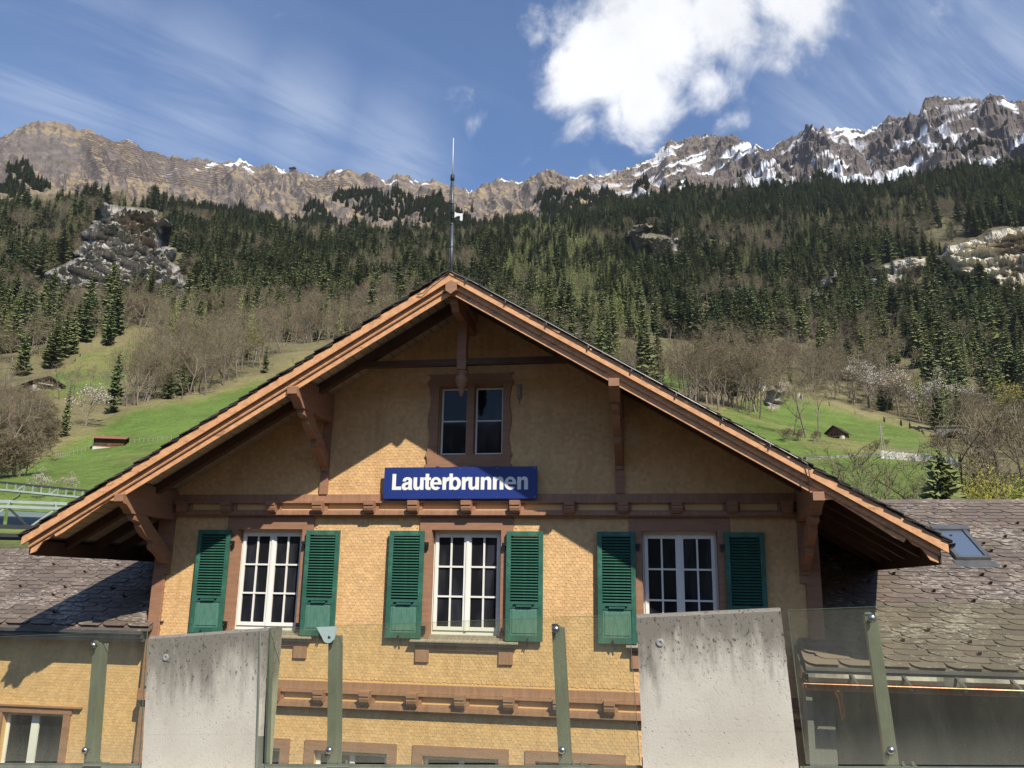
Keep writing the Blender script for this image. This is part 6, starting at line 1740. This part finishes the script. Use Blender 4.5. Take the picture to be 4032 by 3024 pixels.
# ------------------------------------------------------------------ railway steelwork behind the station, left
paint = material('pale_green_steel', (.30, .36, .32), .5, .15, 1.5, dark=(.20, .23, .21), dark_lo=.6, dark_hi=.8, dscale=2)
darkst = material('dark_steel', (.045, .05, .05), .5, .2, 2, metal=.4)
A, B_ = Vector((-42.9, 26.5, 6.20)), Vector((-26.0, 40.2, 5.28))
root = empty('catenary_gantry', (0, 0, 0), 'pale green lattice gantry of the railway beyond the left roof edge', 'gantry')
dv = (B_ - A); L = dv.length; dn = dv.normalized(); side = dn.cross(Vector((0, 0, 1))).normalized() * .25; dwn = Vector((0, 0, -.46))
def bar(m, p, q, t, t2=None):
    d_ = (q - p).normalized(); s_ = d_.cross(Vector((0, 0, 1)) if abs(d_.z) < .9 else Vector((0, 1, 0))).normalized() * t; v_ = d_.cross(s_).normalized() * (t2 or t)
    m.hexa([p - s_ - v_, p + s_ - v_, p + s_ + v_, p - s_ + v_, q - s_ - v_, q + s_ - v_, q + s_ + v_, q - s_ + v_])
tc, bc, vb = MB(), MB(), MB()
for s in (-1, 1):
    bar(tc, A + side * s, B_ + side * s, .045); bar(bc, A + side * s + dwn, B_ + side * s + dwn, .055)
    n = int(L / .46)
    for i in range(n + 1):
        p = A + dn * (L * i / n) + side * s
        bar(vb, p, p + dwn, .032)
        if i % 4 == 0 and i < n: bar(vb, p + dwn, p + dn * .46, .018)
tc.build('top_chord', darkst, root); bc.build('bottom_chord', paint, root); vb.build('lattice', paint, root)
pb = MB(); bar(pb, A + dn * .5 + Vector((0, 0, -12)), A + dn * .5, .15); bar(pb, B_ - dn * .5 + Vector((0, 0, -12)), B_ - dn * .5, .15); pb.build('gantry_post', paint, root)
ins = MB(); q = A + dn * (L * .44) + dwn
ins.tube([q, q + Vector((-.05, 0, -.25)), q + Vector((-.35, -.1, -.5)), q + Vector((-.5, -.1, -.95))], [.03, .03, .03, .02], 6)
for k in range(4): ins.lathe([(.03, 0), (.09, .02), (.03, .04)], q + Vector((-.36 - .035 * k, -.1, -.55 - .1 * k)), 8)
ins.build('insulator', darkst, root)
wr = MB()
for dz in (-.98, -1.45): wr.tube([A + Vector((-3, -3, dz - .4)), B_ + Vector((4, 3, dz + .1))], .012, 4)
wr.build('contact_wire', darkst, root)
root = empty('platform_canopy', (0, 0, 0), 'glazed platform canopy with pale green truss beyond the left roof edge', 'canopy')
A, B_ = Vector((-21.6, 5.2, 2.16)), Vector((-13.4, 11.9, 2.34)); dn = (B_ - A).normalized(); L = (B_ - A).length; H_ = Vector((0, 0, -.60)); bk = Vector((dn.y * -1, dn.x, 0)).normalized()
tr, dg = MB(), MB()
bar(tr, A, B_, .05, .045); bar(tr, A + bk * 2.6 + Vector((0, 0, .35)), B_ + bk * 2.6 + Vector((0, 0, .35)), .05)
for i in range(9):
    p = A + dn * (L * i / 8); q = A + dn * (L * min(i + 1, 8) / 8)
    bar(tr, p, p + bk * 2.6 + Vector((0, 0, .35)), .028)
    if i < 8:
        bar(dg, p, (p + q) / 2 + H_, .032); bar(tr, q, (p + q) / 2 + H_, .024)
tr.build('truss', paint, root); dg.build('diagonal', darkst, root)
bb = MB(); bar(bb, A + H_, B_ + H_, .06); bar(bb, A + H_ + Vector((0, 0, -.28)) + bk * .5, B_ + H_ + Vector((0, 0, -.28)) + bk * .5, .10); bb.build('lower_beam', darkst, root)
for i in (0, 3, 6, 8):
    c_ = MB(); p = A + dn * (L * i / 8) + H_; bar(c_, p + Vector((0, 0, -7.5)), p, .08); c_.build('column', darkst, root)
cg = bpy.data.materials.new('canopy_glass'); cg.use_nodes = True
p_ = cg.node_tree.nodes['Principled BSDF']; p_.inputs['Base Color'].default_value = (.28, .38, .42, 1); p_.inputs['Roughness'].default_value = .15
for i in range(8):
    a, b_ = A + dn * (L * i / 8 + .05) + Vector((0, 0, -.12)) + bk * .3, A + dn * (L * (i + 1) / 8 - .05) + Vector((0, 0, -.12)) + bk * .3
    dz = Vector((0, 0, -.42)) + bk * .15
    MB().hexa([a + dz, b_ + dz, b_ + dz + bk * .02, a + dz + bk * .02, a, b_, b_ + bk * .02, a + bk * .02]).build('glass_pane', cg, root)

# ------------------------------------------------------------------ air: even, thin haze round the whole valley
HAZE = 3.2e-5
if HAZE:
    hz = MB().box(-2850, 2850, -2850, 2850, -7.5, 1900).mesh('haze', [])
    hm_ = bpy.data.materials.new('haze'); hm_.use_nodes = True
    T = NT(hm_.node_tree); T.n.clear()
    v = T.add('ShaderNodeVolumePrincipled', ins={'Color': (.78, .86, 1.0, 1), 'Density': HAZE, 'Anisotropy': .2})
    T.add('ShaderNodeOutputMaterial', ins={'Volume': v.outputs[0]})
    hz.materials.clear(); hz.materials.append(hm_)
    ho = link('haze', hz); tag(ho, kind='stuff')
